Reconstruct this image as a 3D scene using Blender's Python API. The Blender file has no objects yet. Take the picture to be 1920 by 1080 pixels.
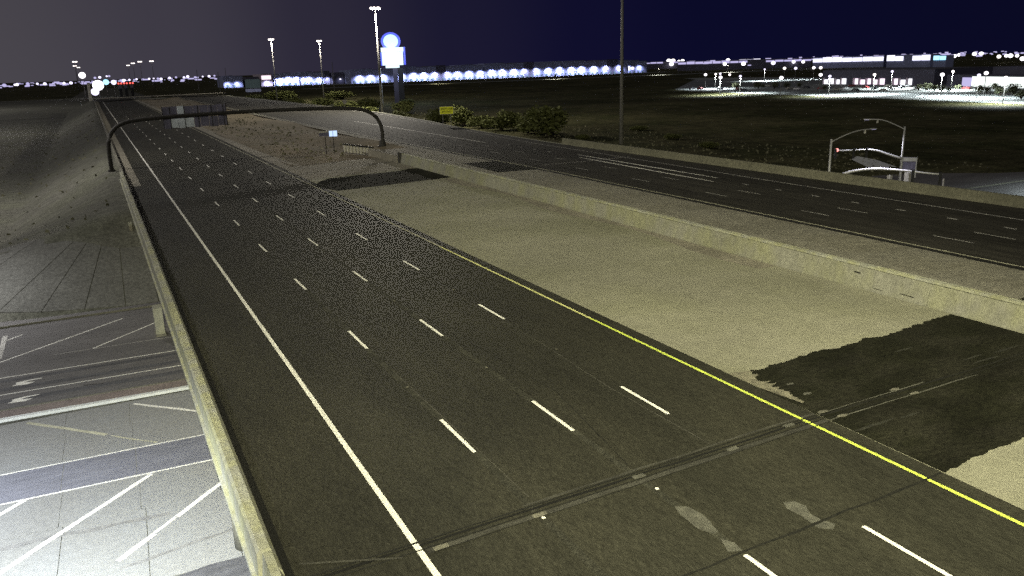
import bpy, bmesh, math, random
from mathutils import Vector, Matrix

random.seed(11)
S = bpy.context.scene
C = S.collection

# ------------------------------------------------------------------ camera
F = 1516.1
PITCH = math.atan2(419, F)
ROLL = -0.0302
YAW = 0.46412
CAM = Vector((-9.9085, -22.9889, 12.6574))
cy_, sy_, cp_, sp_ = math.cos(YAW), math.sin(YAW), math.cos(PITCH), math.sin(PITCH)
r0 = Vector((cy_, -sy_, 0)); u0 = Vector((sy_ * sp_, cy_ * sp_, cp_)); fwd = Vector((sy_ * cp_, cy_ * cp_, -sp_))
right = math.cos(ROLL) * r0 + math.sin(ROLL) * u0
up = math.cos(ROLL) * u0 - math.sin(ROLL) * r0
cam_data = bpy.data.cameras.new('camera')
cam = bpy.data.objects.new('camera', cam_data)
C.objects.link(cam)
cam_data.sensor_width = 36
cam_data.lens = F / 1920 * 36
cam_data.clip_start = 0.1
cam_data.clip_end = 20000
m = Matrix((( right.x, up.x, -fwd.x, CAM.x), (right.y, up.y, -fwd.y, CAM.y), (right.z, up.z, -fwd.z, CAM.z), (0, 0, 0, 1)))
cam.matrix_world = m
S.camera = cam

# ------------------------------------------------------------------ world (night sky with town glow to the north west)
W = bpy.data.worlds.new('World')
S.world = W
W.use_nodes = True
nt = W.node_tree
nt.nodes.clear()
out = nt.nodes.new('ShaderNodeOutputWorld')
bg = nt.nodes.new('ShaderNodeBackground')
sky = nt.nodes.new('ShaderNodeTexSky')
sky.sky_type = 'NISHITA'; sky.sun_disc = False
sky.sun_elevation = math.radians(-8); sky.sun_rotation = math.radians(200)
geo = nt.nodes.new('ShaderNodeTexCoord')
sep = nt.nodes.new('ShaderNodeSeparateXYZ')
nt.links.new(geo.outputs['Generated'], sep.inputs[0])
dot = nt.nodes.new('ShaderNodeVectorMath'); dot.operation = 'DOT_PRODUCT'
nt.links.new(geo.outputs['Generated'], dot.inputs[0])
dot.inputs[1].default_value = (-0.50, 0.866, 0)         # azimuth of the town glow
mr = nt.nodes.new('ShaderNodeMapRange'); mr.interpolation_type = 'SMOOTHSTEP'
nt.links.new(dot.outputs['Value'], mr.inputs[0])
mr.inputs[1].default_value = -0.1; mr.inputs[2].default_value = 1.0
ramp = nt.nodes.new('ShaderNodeValToRGB')
nt.links.new(mr.outputs[0], ramp.inputs[0])
el = ramp.color_ramp.elements
el[0].position = 0.0; el[0].color = (0.0038, 0.0040, 0.021, 1)
el[1].position = 1.0; el[1].color = (0.088, 0.081, 0.094, 1)
ramp.color_ramp.interpolation = 'EASE'
e = el.new(0.36); e.color = (0.0042, 0.0043, 0.026, 1)
e = el.new(0.52); e.color = (0.0062, 0.0058, 0.030, 1)
e = el.new(0.70); e.color = (0.0135, 0.0120, 0.036, 1)
e = el.new(0.84); e.color = (0.032, 0.028, 0.050, 1)
e = el.new(0.93); e.color = (0.060, 0.054, 0.074, 1)
hz = nt.nodes.new('ShaderNodeMapRange')
nt.links.new(sep.outputs[2], hz.inputs[0])
hz.inputs[1].default_value = 0.0; hz.inputs[2].default_value = 0.5
hz.inputs[3].default_value = 1.0; hz.inputs[4].default_value = 0.7
mul = nt.nodes.new('ShaderNodeVectorMath'); mul.operation = 'SCALE'
nt.links.new(ramp.outputs[0], mul.inputs[0]); nt.links.new(hz.outputs[0], mul.inputs['Scale'])
skm = nt.nodes.new('ShaderNodeVectorMath'); skm.operation = 'SCALE'; skm.inputs['Scale'].default_value = 0.05
nt.links.new(sky.outputs[0], skm.inputs[0])
add = nt.nodes.new('ShaderNodeVectorMath'); add.operation = 'ADD'
nt.links.new(mul.outputs[0], add.inputs[0]); nt.links.new(skm.outputs[0], add.inputs[1])
nt.links.new(add.outputs[0], bg.inputs[0])
bg.inputs[1].default_value = 0.82
nt.links.new(bg.outputs[0], out.inputs[0])

# ------------------------------------------------------------------ sun lamp = faint overall glow of the highway lighting
sd = bpy.data.lights.new('glow_sun', 'SUN')
sd.energy = 0.32; sd.angle = math.radians(12); sd.color = (1.0, 0.95, 0.86)
so = bpy.data.objects.new('glow_sun', sd); C.objects.link(so)
so.rotation_euler = Vector((0.75, 0.30, -1.0)).to_track_quat('-Z', 'Y').to_euler()

S.view_settings.view_transform = 'Standard'
S.view_settings.look = 'None'
S.view_settings.exposure = 0.0
S.view_settings.gamma = 1.0
S.view_settings.use_curve_mapping = False
S.cycles.use_denoising = False        # the camera's grainy night picture
S.cycles.sample_clamp_indirect = .4
S.cycles.max_bounces = 4
S.cycles.diffuse_bounces = 2
S.cycles.glossy_bounces = 2

# ------------------------------------------------------------------ materials
def lin(c):
    return tuple(c) + (1,)

def mat(name, col, rough=0.85, spots=None, scales=((0.35, .22), (6, .25), (45, .35)), metallic=0.0, stretch=(1, 1, 1), spec=0.3, bump=0.0, tint=None):
    """base colour broken up by noise of several real sizes (per metre scale, strength)"""
    m = bpy.data.materials.new(name); m.use_nodes = True
    n = m.node_tree; b = n.nodes['Principled BSDF']
    b.inputs['Roughness'].default_value = rough
    b.inputs['Metallic'].default_value = metallic
    b.inputs['Specular IOR Level'].default_value = spec
    if not scales:
        b.inputs['Base Color'].default_value = lin(col); return m
    g = n.nodes.new('ShaderNodeNewGeometry')
    mp = n.nodes.new('ShaderNodeMapping'); mp.inputs['Scale'].default_value = stretch
    n.links.new(g.outputs['Position'], mp.inputs['Vector'])
    last = None
    for sc, st in scales:
        t = n.nodes.new('ShaderNodeTexNoise'); t.inputs['Scale'].default_value = sc; t.inputs['Detail'].default_value = 3
        n.links.new(mp.outputs[0], t.inputs['Vector'])
        r = n.nodes.new('ShaderNodeMapRange')
        n.links.new(t.outputs['Fac'], r.inputs[0])
        r.inputs[1].default_value = 0.3; r.inputs[2].default_value = 0.7
        r.inputs[3].default_value = 1 - st; r.inputs[4].default_value = 1 + st
        if last is None: last = r.outputs[0]
        else:
            mm = n.nodes.new('ShaderNodeMath'); mm.operation = 'MULTIPLY'
            n.links.new(last, mm.inputs[0]); n.links.new(r.outputs[0], mm.inputs[1]); last = mm.outputs[0]
    base = n.nodes.new('ShaderNodeRGB'); base.outputs[0].default_value = lin(col)
    src = base.outputs[0]
    if tint:
        t = n.nodes.new('ShaderNodeTexNoise'); t.inputs['Scale'].default_value = tint[1]; t.inputs['Detail'].default_value = 5
        n.links.new(mp.outputs[0], t.inputs['Vector'])
        r = n.nodes.new('ShaderNodeMapRange'); n.links.new(t.outputs['Fac'], r.inputs[0])
        r.inputs[1].default_value = 0.42; r.inputs[2].default_value = 0.62
        mx = n.nodes.new('ShaderNodeMix'); mx.data_type = 'RGBA'
        n.links.new(r.outputs[0], mx.inputs[0]); n.links.new(src, mx.inputs[6]); mx.inputs[7].default_value = lin(tint[0])
        src = mx.outputs[2]
    v = n.nodes.new('ShaderNodeVectorMath'); v.operation = 'SCALE'
    n.links.new(src, v.inputs[0]); n.links.new(last, v.inputs['Scale'])
    n.links.new(v.outputs[0], b.inputs['Base Color'])
    if bump:
        bp = n.nodes.new('ShaderNodeBump'); bp.inputs['Strength'].default_value = bump; bp.inputs['Distance'].default_value = 0.02
        n.links.new(last, bp.inputs['Height']); n.links.new(bp.outputs[0], b.inputs['Normal'])
    return m

def emat(name, col, strength):
    m = bpy.data.materials.new(name); m.use_nodes = True
    b = m.node_tree.nodes['Principled BSDF']
    b.inputs['Base Color'].default_value = (0.05, 0.05, 0.05, 1)
    b.inputs['Emission Color'].default_value = lin(col)
    b.inputs['Emission Strength'].default_value = strength
    m.cycles.emission_sampling = 'NONE'      # small far lamps; the lamp objects carry their light
    return m

M = {}
GR = ((0.25, .18), (5, .16), (28, .22))
M['asphalt'] = mat('asphalt', (.0285, .0280, .0200), .68, scales=((0.10, .22), (1.2, .08), (6, .14), (17, .3)), stretch=(1, .3, 1), spec=.12, tint=((.034, .033, .023), .35), bump=.3)
M['asphalt_opp'] = mat('asphalt_opposite', (.036, .034, .027), .85, scales=((0.15, .25), (1.2, .22), (5, .25)), stretch=(1, .12, 1), spec=.1)
M['patch'] = mat('dark_asphalt_patch', (.0125, .0128, .0070), .95, scales=((0.3, .3), (4, .35), (17, .5)), stretch=(1, 1.8, 1), tint=((.019, .0185, .012), .4), spec=.1)
M['concrete'] = mat('deck_concrete', (.235, .229, .165), .9, scales=((0.08, .20), (1.6, .08), (6, .09), (17, .10)), tint=((.205, .202, .135), .15), bump=.15)
M['concrete_opp'] = mat('deck_concrete_far', (.21, .20, .155), .9, scales=((0.12, .15), (1.5, .18), (7, .35)), tint=((.185, .175, .13), .25))
M['duststreak'] = mat('thin_dust_streak', (.024, .024, .016), .95, scales=((3, .3), (20, .35)))
M['dust'] = mat('pale_dust', (.16, .15, .105), .95, scales=((3, .3), (20, .35)))
M['slab'] = mat('approach_slab_concrete', (.20, .185, .14), .9, scales=((0.3, .2), (3, .2), (16, .25)))
M['barrier'] = mat('barrier_concrete', (.31, .312, .25), .85, scales=((0.4, .14), (4, .16), (25, .18)), stretch=(1, 1, .5), tint=((.33, .33, .20), 1.1))
M['wallconc'] = mat('median_wall_concrete', (.225, .222, .175), .88, scales=((0.15, .12), (3, .12), (15, .25)), stretch=(1, 1, .6), tint=((.23, .23, .145), .6))
M['dark_conc'] = mat('weathered_concrete', (.15, .145, .11), .9, scales=GR)
M['near_black'] = mat('dark_strip', (.006, .006, .004), .9, scales=GR)  # near-black tone for joints, pavement edge, scuffs and the parapet foot
M['white'] = mat('white_road_paint', (.78, .77, .68), .7, scales=((3, .08), (40, .12)))
M['white_worn'] = mat('worn_white_paint', (.42, .41, .37), .75, scales=((1.5, .25), (25, .3)))
M['faint'] = mat('scrubbed_paint_trace', (.085, .084, .066), .8, scales=((3, .25), (30, .3)))
M['yellow_mid'] = mat('fading_yellow_paint', (.60, .60, .24), .7, scales=((2, .12), (30, .15)))
M['yellow'] = mat('yellow_road_paint', (.56, .66, .10), .7, scales=((2, .12), (30, .15)))
M['yellow_worn'] = mat('worn_yellow_paint', (.42, .41, .29), .75, scales=((1.5, .2), (25, .25)))
M['seam'] = mat('joint_sealant', (.014, .014, .010), .7, scales=((8, .3),))
M['seam_light'] = mat('pale_seam', (.060, .058, .045), .8, scales=((5, .3), (30, .3)))
M['header'] = mat('joint_header_dull', (.045, .044, .034), .85, scales=((1.2, .35), (20, .4)))
M['joint_grey'] = mat('joint_header_mortar', (.125, .12, .09), .85, scales=((2.5, .3), (20, .3)))
M['dirt'] = mat('desert_dirt', (.17, .138, .085), 1, scales=((0.12, .25), (1.0, .15), (6, .2)), tint=((.125, .105, .06), .15), bump=.2)
M['field'] = mat('desert_field', (.070, .066, .032), 1, scales=((0.02, .35), (0.3, .4), (2.0, .6)), tint=((.042, .044, .018), .06), bump=.8, spec=.05)
M['bank'] = mat('dry_grass_bank', (.125, .124, .102), 1, scales=((0.06, .16), (0.6, .2), (3.5, .3), (9, .3)), tint=((.115, .117, .088), .12), bump=.8, spec=.1)
M['paving'] = mat('slope_paving_concrete', (.135, .134, .118), .95, scales=((0.3, .12), (3.5, .25), (12, .35)))
M['street'] = mat('street_asphalt', (.125, .12, .115), .85, scales=((0.3, .18), (3, .15), (25, .2)), stretch=(.3, 1, 1))
M['street_dark'] = mat('street_asphalt_dark', (.085, .085, .088), .85, scales=((0.4, .25), (3, .2), (20, .2)), stretch=(.25, 1, 1))
M['street_conc'] = mat('street_concrete', (.25, .25, .23), .85, scales=((0.25, .1), (3, .08), (25, .12)), tint=((.225, .228, .215), .25))
M['lane_grey'] = mat('bluish_worn_lane', (.18, .183, .205), .8, scales=((0.3, .12), (3, .12), (25, .12)), stretch=(.2, 1, 1))
M['trace'] = mat('faint_lane_trace', (.036, .0355, .026), .8, scales=((.8, .35), (6, .3), (17, .45)), spec=.12)
M['scuff'] = mat('tyre_scuff', (.19, .188, .175), .9, scales=((2, .2), (20, .25)))
M['pink'] = mat('brown_median_paving', (.20, .165, .145), .9, scales=((0.5, .12), (5, .2), (30, .25)))
M['curb'] = mat('kerb_concrete', (.62, .64, .60), .8, scales=((2, .08), (20, .1)))
M['steel_dark'] = mat('weathered_steel', (.032, .030, .027), .75, scales=((3, .25),), metallic=.0)
M['galv'] = mat('galvanised_steel', (.42, .42, .40), .55, scales=((4, .1),), metallic=.35)
M['galv_dull'] = mat('dull_galvanised_steel', (.20, .195, .18), .6, scales=((4, .1),), metallic=.2)
M['signback'] = mat('aluminium_sign_back', (.12, .115, .18), .5, scales=((1, .2), (8, .15)), metallic=.3)
M['signback_glare'] = mat('sign_back_reflection', (.78, .86, 1.0), .35, scales=((1.2, .15), (6, .1)))
M['sign_yellow'] = mat('fluorescent_yellow_sheeting', (.80, .83, .04), .5, scales=((4, .06),))
M['black'] = mat('black_plastic', (.008, .008, .009), .6, scales=None)
M['lettering'] = mat('sign_lettering', (.02, .022, .01), .6, scales=None)
M['barrel'] = mat('grey_white_barrel', (.40, .385, .33), .7, scales=((6, .15),))
M['lid'] = mat('black_barrel_lid', (.012, .012, .010), .7, scales=None)
M['leaf'] = mat('desert_shrub_leaves', (.10, .11, .038), .9, scales=((1.2, .35), (6, .3)), spec=.1)
M['leaf_pale'] = mat('pale_shrub_leaves', (.12, .13, .075), .9, scales=((1.2, .3), (6, .3)), spec=.1)
M['wood'] = mat('shrub_wood', (.07, .055, .04), .95, scales=((6, .2),))
M['wall'] = mat('warehouse_wall', (.36, .40, .62), .9, scales=((0.03, .1), (0.3, .08)))
M['wall_dark'] = mat('grey_wall_panel', (.13, .13, .18), .9, scales=((0.05, .1),))
M['wall_pink'] = mat('pinkish_entrance_wall', (.62, .54, .60), .9, scales=None)
M['roof'] = mat('flat_roof', (.12, .12, .14), .9, scales=None)
M['door'] = mat('dock_door', (.12, .18, .20), .7, scales=None)
M['glass'] = mat('dark_glass', (.02, .025, .03), .1, scales=None, spec=.6)
M['lot'] = mat('parking_lot_concrete', (.30, .32, .30), .9, scales=((0.06, .15), (0.6, .15)))
M['lot_dark'] = mat('parking_lot_asphalt', (.10, .11, .12), .9, scales=((0.06, .2), (0.6, .2)))
M['lot_mid'] = mat('parking_lot_paving', (.20, .215, .21), .9, scales=((0.05, .3), (0.6, .2)))
M['rubber'] = mat('tyre_rubber', (.015, .015, .015), .9, scales=None)
M['lamp'] = emat('lamp_white', (1.0, .95, 1.0), 3)
M['lamp_warm'] = emat('lamp_warm_white', (1.0, .90, .86), 3)
M['lamp_violet'] = emat('lamp_violet_white', (.80, .74, 1.0), 2)
M['lamp_cyan'] = emat('lamp_cyan_white', (.40, .80, 1.0), 1.6)
M['lamp_dim'] = emat('lamp_dim', (.50, .46, .75), 1.1)
M['lamp_red'] = emat('lamp_red', (1.0, .12, .10), 2)
M['signal_red'] = emat('signal_red', (1.0, .30, .26), 2.2)
M['pylon_face'] = emat('lit_sign_face', (.72, .93, 1.0), 1.25)
M['pylon_halo'] = emat('sign_halo_blue', (.04, .07, 1.0), 1.0)
M['pylon_top'] = emat('lit_sign_top', (.50, .88, 1.0), 1.4)
M['winlight'] = emat('lit_window', (.95, .95, 1.0), 1.6)
M['winpink'] = emat('lit_pink_panel', (1.0, .82, .95), 1.6)
M['glow_board'] = emat('glowing_sign_board', (.50, .66, 1.0), 1.3)
M['storefront'] = emat('lit_storefront', (.92, 1.0, .96), 1.5)
M['strip'] = emat('lit_facade_strip', (.86, .84, 1.0), 1.8)

# ------------------------------------------------------------------ mesh helpers
class MB:
    def __init__(s): s.v = []; s.f = []; s.mi = []; s.cur = 0
    def quad(s, a, b, c, d): n = len(s.v); s.v += [a, b, c, d]; s.f.append((n, n + 1, n + 2, n + 3)); s.mi.append(s.cur)
    def poly(s, pts): n = len(s.v); s.v += list(pts); s.f.append(tuple(range(n, n + len(pts)))); s.mi.append(s.cur)
    def box(s, x0, x1, y0, y1, z0, z1):
        n = len(s.v)
        s.v += [(x0, y0, z0), (x1, y0, z0), (x1, y1, z0), (x0, y1, z0), (x0, y0, z1), (x1, y0, z1), (x1, y1, z1), (x0, y1, z1)]
        for f in ((0, 3, 2, 1), (4, 5, 6, 7), (0, 1, 5, 4), (1, 2, 6, 5), (2, 3, 7, 6), (3, 0, 4, 7)):
            s.f.append(tuple(n + i for i in f)); s.mi.append(s.cur)
    def tube(s, pts, rad, n=8, cap=True):
        pts = [Vector(p) for p in pts]
        if not isinstance(rad, (list, tuple)): rad = [rad] * len(pts)
        rings = []
        ref = Vector((0, 0, 1))
        for i, p in enumerate(pts):
            d = (pts[min(i + 1, len(pts) - 1)] - pts[max(i - 1, 0)]).normalized()
            r = ref if abs(d.dot(ref)) < .95 else Vector((1, 0, 0))
            a = d.cross(r).normalized(); b = d.cross(a).normalized()
            base = len(s.v)
            for k in range(n):
                t = 2 * math.pi * k / n
                s.v.append(tuple(p + rad[i] * (math.cos(t) * a + math.sin(t) * b)))
            rings.append(base)
        for i in range(len(rings) - 1):
            for k in range(n):
                a, b = rings[i] + k, rings[i] + (k + 1) % n
                c, d = rings[i + 1] + (k + 1) % n, rings[i + 1] + k
                s.f.append((a, b, c, d)); s.mi.append(s.cur)
        if cap:
            s.f.append(tuple(rings[0] + k for k in range(n))); s.mi.append(s.cur)
            s.f.append(tuple(rings[-1] + k for k in reversed(range(n)))); s.mi.append(s.cur)
    def ball(s, c, r, sz=1.0, nu=8, nv=5):
        base = len(s.v)
        for j in range(nv + 1):
            ph = math.pi * j / nv
            for i in range(nu):
                th = 2 * math.pi * i / nu
                s.v.append((c[0] + r * math.sin(ph) * math.cos(th), c[1] + r * math.sin(ph) * math.sin(th), c[2] + r * sz * math.cos(ph)))
        for j in range(nv):
            for i in range(nu):
                a = base + j * nu + i; b = base + j * nu + (i + 1) % nu
                s.f.append((a, b, b + nu, a + nu)); s.mi.append(s.cur)
    def sweep(s, prof, y0, y1, xf=None, zf=None, cap=True):
        """profile (x,z) swept along y"""
        n = len(s.v); k = len(prof)
        for y in (y0, y1):
            for (x, z) in prof:
                s.v.append((x + (xf(y) if xf else 0), y, z + (zf(y) if zf else 0)))
        for i in range(k):
            j = (i + 1) % k
            s.f.append((n + i, n + j, n + k + j, n + k + i)); s.mi.append(s.cur)
        if cap:
            s.f.append(tuple(n + i for i in reversed(range(k)))); s.mi.append(s.cur)
            s.f.append(tuple(n + k + i for i in range(k))); s.mi.append(s.cur)
    def mesh(s, name, *mats):
        me = bpy.data.meshes.new(name)
        me.from_pydata([tuple(v) for v in s.v], [], s.f)
        for m_ in mats: me.materials.append(m_)
        if len(mats) > 1:
            for p, i in zip(me.polygons, s.mi): p.material_index = i
        bm = bmesh.new(); bm.from_mesh(me); bmesh.ops.recalc_face_normals(bm, faces=bm.faces); bm.to_mesh(me); bm.free()
        me.update()
        return me
    def build(s, name, mats, parent=None, smooth=False):
        if not isinstance(mats, (list, tuple)): mats = [mats]
        o = bpy.data.objects.new(name, s.mesh(name, *mats))
        C.objects.link(o)
        if parent: o.parent = parent
        if smooth:
            for p in o.data.polygons: p.use_smooth = True
        return o

def place(name, mesh, parent=None, loc=(0, 0, 0), rz=0.0):
    o = bpy.data.objects.new(name, mesh); C.objects.link(o)
    o.location = loc; o.rotation_euler = (0, 0, rz)
    if parent: o.parent = parent
    return o

def tag(o, label=None, cat=None, group=None, kind=None):
    if label: o['label'] = label
    if cat: o['category'] = cat
    if group: o['group'] = group
    if kind: o['kind'] = kind
    return o

def empty(name, loc=(0, 0, 0), rz=0.0):
    o = bpy.data.objects.new(name, None); C.objects.link(o)
    o.location = loc; o.rotation_euler = (0, 0, rz); o.empty_display_size = .5
    return o

def copy_tree(o, parent=None):
    c = o.copy(); C.objects.link(c); c.parent = parent
    for ch in list(o.children): copy_tree(ch, c)
    return c

def lamp(name, typ, loc, power, col=(1, 1, 1), rad=.3, parent=None, spot=None, aim=None, blend=.6):
    d = bpy.data.lights.new(name, typ); d.energy = power; d.color = col; d.shadow_soft_size = rad
    if typ == 'SPOT': d.spot_size = math.radians(spot); d.spot_blend = blend
    o = bpy.data.objects.new(name, d); C.objects.link(o); o.location = loc
    if aim is not None: o.rotation_euler = Vector(aim).to_track_quat('-Z', 'Y').to_euler()
    if parent: o.parent = parent
    return o

def interp(x, xs, ys):
    if x <= xs[0]: return ys[0]
    for i in range(len(xs) - 1):
        if x <= xs[i + 1]:
            t = (x - xs[i]) / (xs[i + 1] - xs[i]); return ys[i] * (1 - t) + ys[i + 1] * t
    return ys[-1]

# ------------------------------------------------------------------ terrain
XRY = ([-100, 90, 127, 146, 173, 224, 300, 500, 700], [58.2, 58.4, 61, 62.5, 66, 70.5, 70, 66, 60])
def xr(y): return interp(y, *XRY)
def H(x, y):
    r = xr(y)
    def dist(y0, y1):
        dx = max(-8.6 - x, 0, x - r); dy = max(y0 - y, 0, y - y1)
        return math.hypot(dx * interp(y, [54, 66, 95], [.36, .5, 1]) if y > 20 else dx, dy)
    d = min(dist(66.6, 520), dist(-400, -9))
    return max(-7.0, -.45 - .5 * max(0, d - .3))

def zn(x, y=0): return .0215 * x                 # near carriageway
def zo(x, y=0): return .85 - .0215 * (x - 17)    # opposite carriageway

def grid_axis(segs):
    o = []
    for a, b, st in segs:
        n = max(1, round((b - a) / st)); o += [a + (b - a) * i / n for i in range(n)]
    o.append(segs[-1][1]); return o
xs = grid_axis([(-4000, -600, 400), (-600, -100, 50), (-100, -40, 6), (-40, -8, 1.0), (-8, 55, 7), (55, 90, 1.0), (90, 200, 5), (200, 700, 25), (700, 5000, 400)])
ys = grid_axis([(-400, -100, 100), (-100, -30, 7), (-30, 6, 1.5), (6, 48, 3), (48, 75, 1.0), (75, 260, 3), (260, 600, 10), (600, 1500, 50), (1500, 6000, 400)])
b = MB()
nx = len(xs)
rng = random.Random(3)
for y in ys:
    for x in xs:
        h = H(x, y)
        if h < -6.9 or y < 66: n_ = 0
        else: n_ = rng.uniform(-.03, .03) if (x < -9.5 or x > xr(y) + 1) and h > -6.8 else 0
        b.v.append((x, y, h + n_))
for j in range(len(ys) - 1):
    for i in range(nx - 1):
        a = j * nx + i; b.f.append((a, a + 1, a + 1 + nx, a + nx)); b.mi.append(0)
ter = b.build('ground', [M['field'], M['bank']], smooth=True)
for p in ter.data.polygons:
    c = p.center
    p.material_index = 1 if (c.x < -8 and c.x > -300 and c.y < 900) or c.z > -6.6 and c.y < 560 else 0  # left field takes the lighter bank colour, painting in the sky veil
tag(ter, kind='structure')

# ------------------------------------------------------------------ sheets of road surface
def sheet(name, xl, xr_, y0, y1, zf, m_, off=0.0, step=12.0, parent=None, kind=None):
    b = MB(); n = max(1, int((y1 - y0) / step))
    L = xl if callable(xl) else (lambda y, v=xl: v)
    R = xr_ if callable(xr_) else (lambda y, v=xr_: v)
    rows = []
    for i in range(n + 1):
        y = y0 + (y1 - y0) * i / n
        a, c = L(y), R(y)
        rows.append(len(b.v)); b.v += [(a, y, zf(a) + off), (c, y, zf(c) + off)]
    for i in range(n):
        a, c = rows[i], rows[i + 1]
        b.f.append((a, a + 1, c + 1, c)); b.mi.append(0)
    o = b.build(name, m_, parent)
    if kind: tag(o, kind=kind)
    return o

def outline(name, pts, zf, m_, off, parent):
    b = MB(); b.poly([(x, y, zf(x) + off) for x, y in pts]); return b.build(name, m_, parent)

# near carriageway
road = sheet('road', -7.15, 11.668, -60, 520, zn, M['asphalt'], kind='structure')
sheet('dark_strip', -7.14, -6.92, -60, 84, zn, M['near_black'], .004, parent=road)  # near-black strip along the parapet foot
sheet('concrete_gutter', -7.14, -5.85, 84, 480, zn, M['slab'], .004, parent=road)
sheet('edge_line', -3.76, -3.58, -60, 470, zn, M['white'], .008, parent=road)
sheet('yellow_edge_line', 10.86, 11.0, -60, 10, zn, M['yellow'], .008, parent=road)
sheet('yellow_edge_line', 10.86, 11.0, 10, 30, zn, M['yellow_mid'], .008, parent=road)
sheet('yellow_edge_line', 10.87, 10.99, 30, 470, zn, M['yellow_worn'], .008, parent=road)
def dash_mesh(w, l, m_, zf, x):
    b = MB(); b.quad((-w / 2, 0, -w / 2 * (zf(1) - zf(0)) * -1), (w / 2, 0, w / 2 * (zf(1) - zf(0))), (w / 2, l, w / 2 * (zf(1) - zf(0))), (-w / 2, l, -w / 2 * (zf(1) - zf(0))))
    return b.mesh('lane_dash', m_)
dm = dash_mesh(.14, 3.05, M['white'], zn, 0)
for x, ph, skip in ((0.0, 0.0, ()), (3.66, -.41, ()), (7.30, None, ())):
    if ph is None:
        starts = [-12.75, -1.12, 12.38, 24.52, 35.68, 48.2] + [60.4 + 12.19 * k for k in range(18)]
    else:
        starts = [ph + 12.192 * k for k in range(-1, 23)]
        if x == 0: starts = starts[1:]
    if x < 7: sheet('old_line_trace', x - .13, x + .13, -8.8, 60, zn, M['trace'], .003, parent=road)
    for y in starts:
        if y < -14: continue
        if x == 3.66 and -13 < y < -11: y = -12.1
        place('lane_dash', dm, road, (x, y, zn(x) + .008))
# a longitudinal construction seam, sealed cracks
def ribbon(name, pts, w, zf, m_, off, parent, jit=0.0, seed=1):
    r = random.Random(seed); b = MB(); rows = []
    P = []
    for (x0, y0), (x1, y1) in zip(pts[:-1], pts[1:]):
        n = max(1, int(math.hypot(x1 - x0, y1 - y0) / 1.0))
        for i in range(n): P.append((x0 + (x1 - x0) * i / n, y0 + (y1 - y0) * i / n))
    P.append(pts[-1])
    for i, (x, y) in enumerate(P):
        a = P[max(0, i - 1)]; c = P[min(len(P) - 1, i + 1)]
        d = Vector((c[0] - a[0], c[1] - a[1])).normalized(); nrm = Vector((-d.y, d.x))
        ww = w * (1 + r.uniform(-jit, jit)); sh = r.uniform(-jit, jit) * w
        q = Vector((x, y)) + nrm * sh
        l = q + nrm * ww / 2; rr = q - nrm * ww / 2
        rows.append(len(b.v)); b.v += [(l.x, l.y, zf(l.x) + off), (rr.x, rr.y, zf(rr.x) + off)]
    for i in range(len(rows) - 1):
        b.f.append((rows[i], rows[i] + 1, rows[i + 1] + 1, rows[i + 1])); b.mi.append(0)
    return b.build(name, m_, parent)
ribbon('paving_seam', [(7.0, -3.9), (6.85, 2), (7.12, 8), (7.0, 20), (6.8, 36)], .035, zn, M['seam_light'], .005, road, .3)
ribbon('paving_seam', [(3.85, -3.5), (4.9, 3), (4.4, 10)], .03, zn, M['seam'], .005, road, .3, 2)
ribbon('paving_seam', [(.2, -3.5), (.1, 9)], .03, zn, M['seam_light'], .005, road, .3, 3)
# expansion joints across the bridge ends
def joint(y, x0, x1, zf, parent, seed, big=True):
    r = random.Random(seed)
    if big:
        ribbon('expansion_joint', [(x0, y + .14), (x1, y + .14)], .08, zf, M['seam'], .010, parent, .25, seed)
        ribbon('expansion_joint', [(x0, y - .24), (x1, y - .24)], .05, zf, M['seam'], .010, parent, .3, seed + 1)
        ribbon('joint_header', [(x0, y - .02), (x1, y - .02)], .11, zf, M['near_black'], .006, parent, .3, seed + 4)
        ribbon('joint_header', [(max(x0, -3.5), y - .39), (x1, y - .37)], .20, zf, M['header'], .007, parent, .15, seed + 6)
        ribbon('joint_header', [(max(x0, -.2), y + .29), (x1, y + .27)], .12, zf, M['header'], .007, parent, .3, seed + 7)
        ribbon('expansion_joint', [(max(x0, -3.5), y - .52), (x1, y - .50)], .035, zf, M['seam'], .009, parent, .3, seed + 8)
    else:
        ribbon('expansion_joint', [(x0, y), (x1, y)], .10, zf, M['seam'], .010, parent, .35, seed)
joint(-4.15, -7.1, 11.6, zn, road, 21)
joint(-8.95, 0.5, 11.6, zn, road, 31, False)
ribbon('expansion_joint', [(-7.1, 81.8), (-3, 79.2), (11.6, 78.4)], .28, zn, M['seam'], .010, road, .3, 8)
ribbon('joint_header', [(-6.7, -3.3), (-4.2, -4.5)], .07, zn, M['header'], .012, road, .3, 5)
for k, (x, y) in enumerate([(3.72, -4.25), (7.39, -4.4), (10.2, -4.1), (-3.1, -4.55), (0.0, -4.55)]):
    bb = MB(); bb.box(x - .22, x + .22, y - .09, y + .09, zn(x) + .005, zn(x) + .016); bb.build('joint_header', M['faint'] if k < 3 else M['joint_grey'], road)
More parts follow.
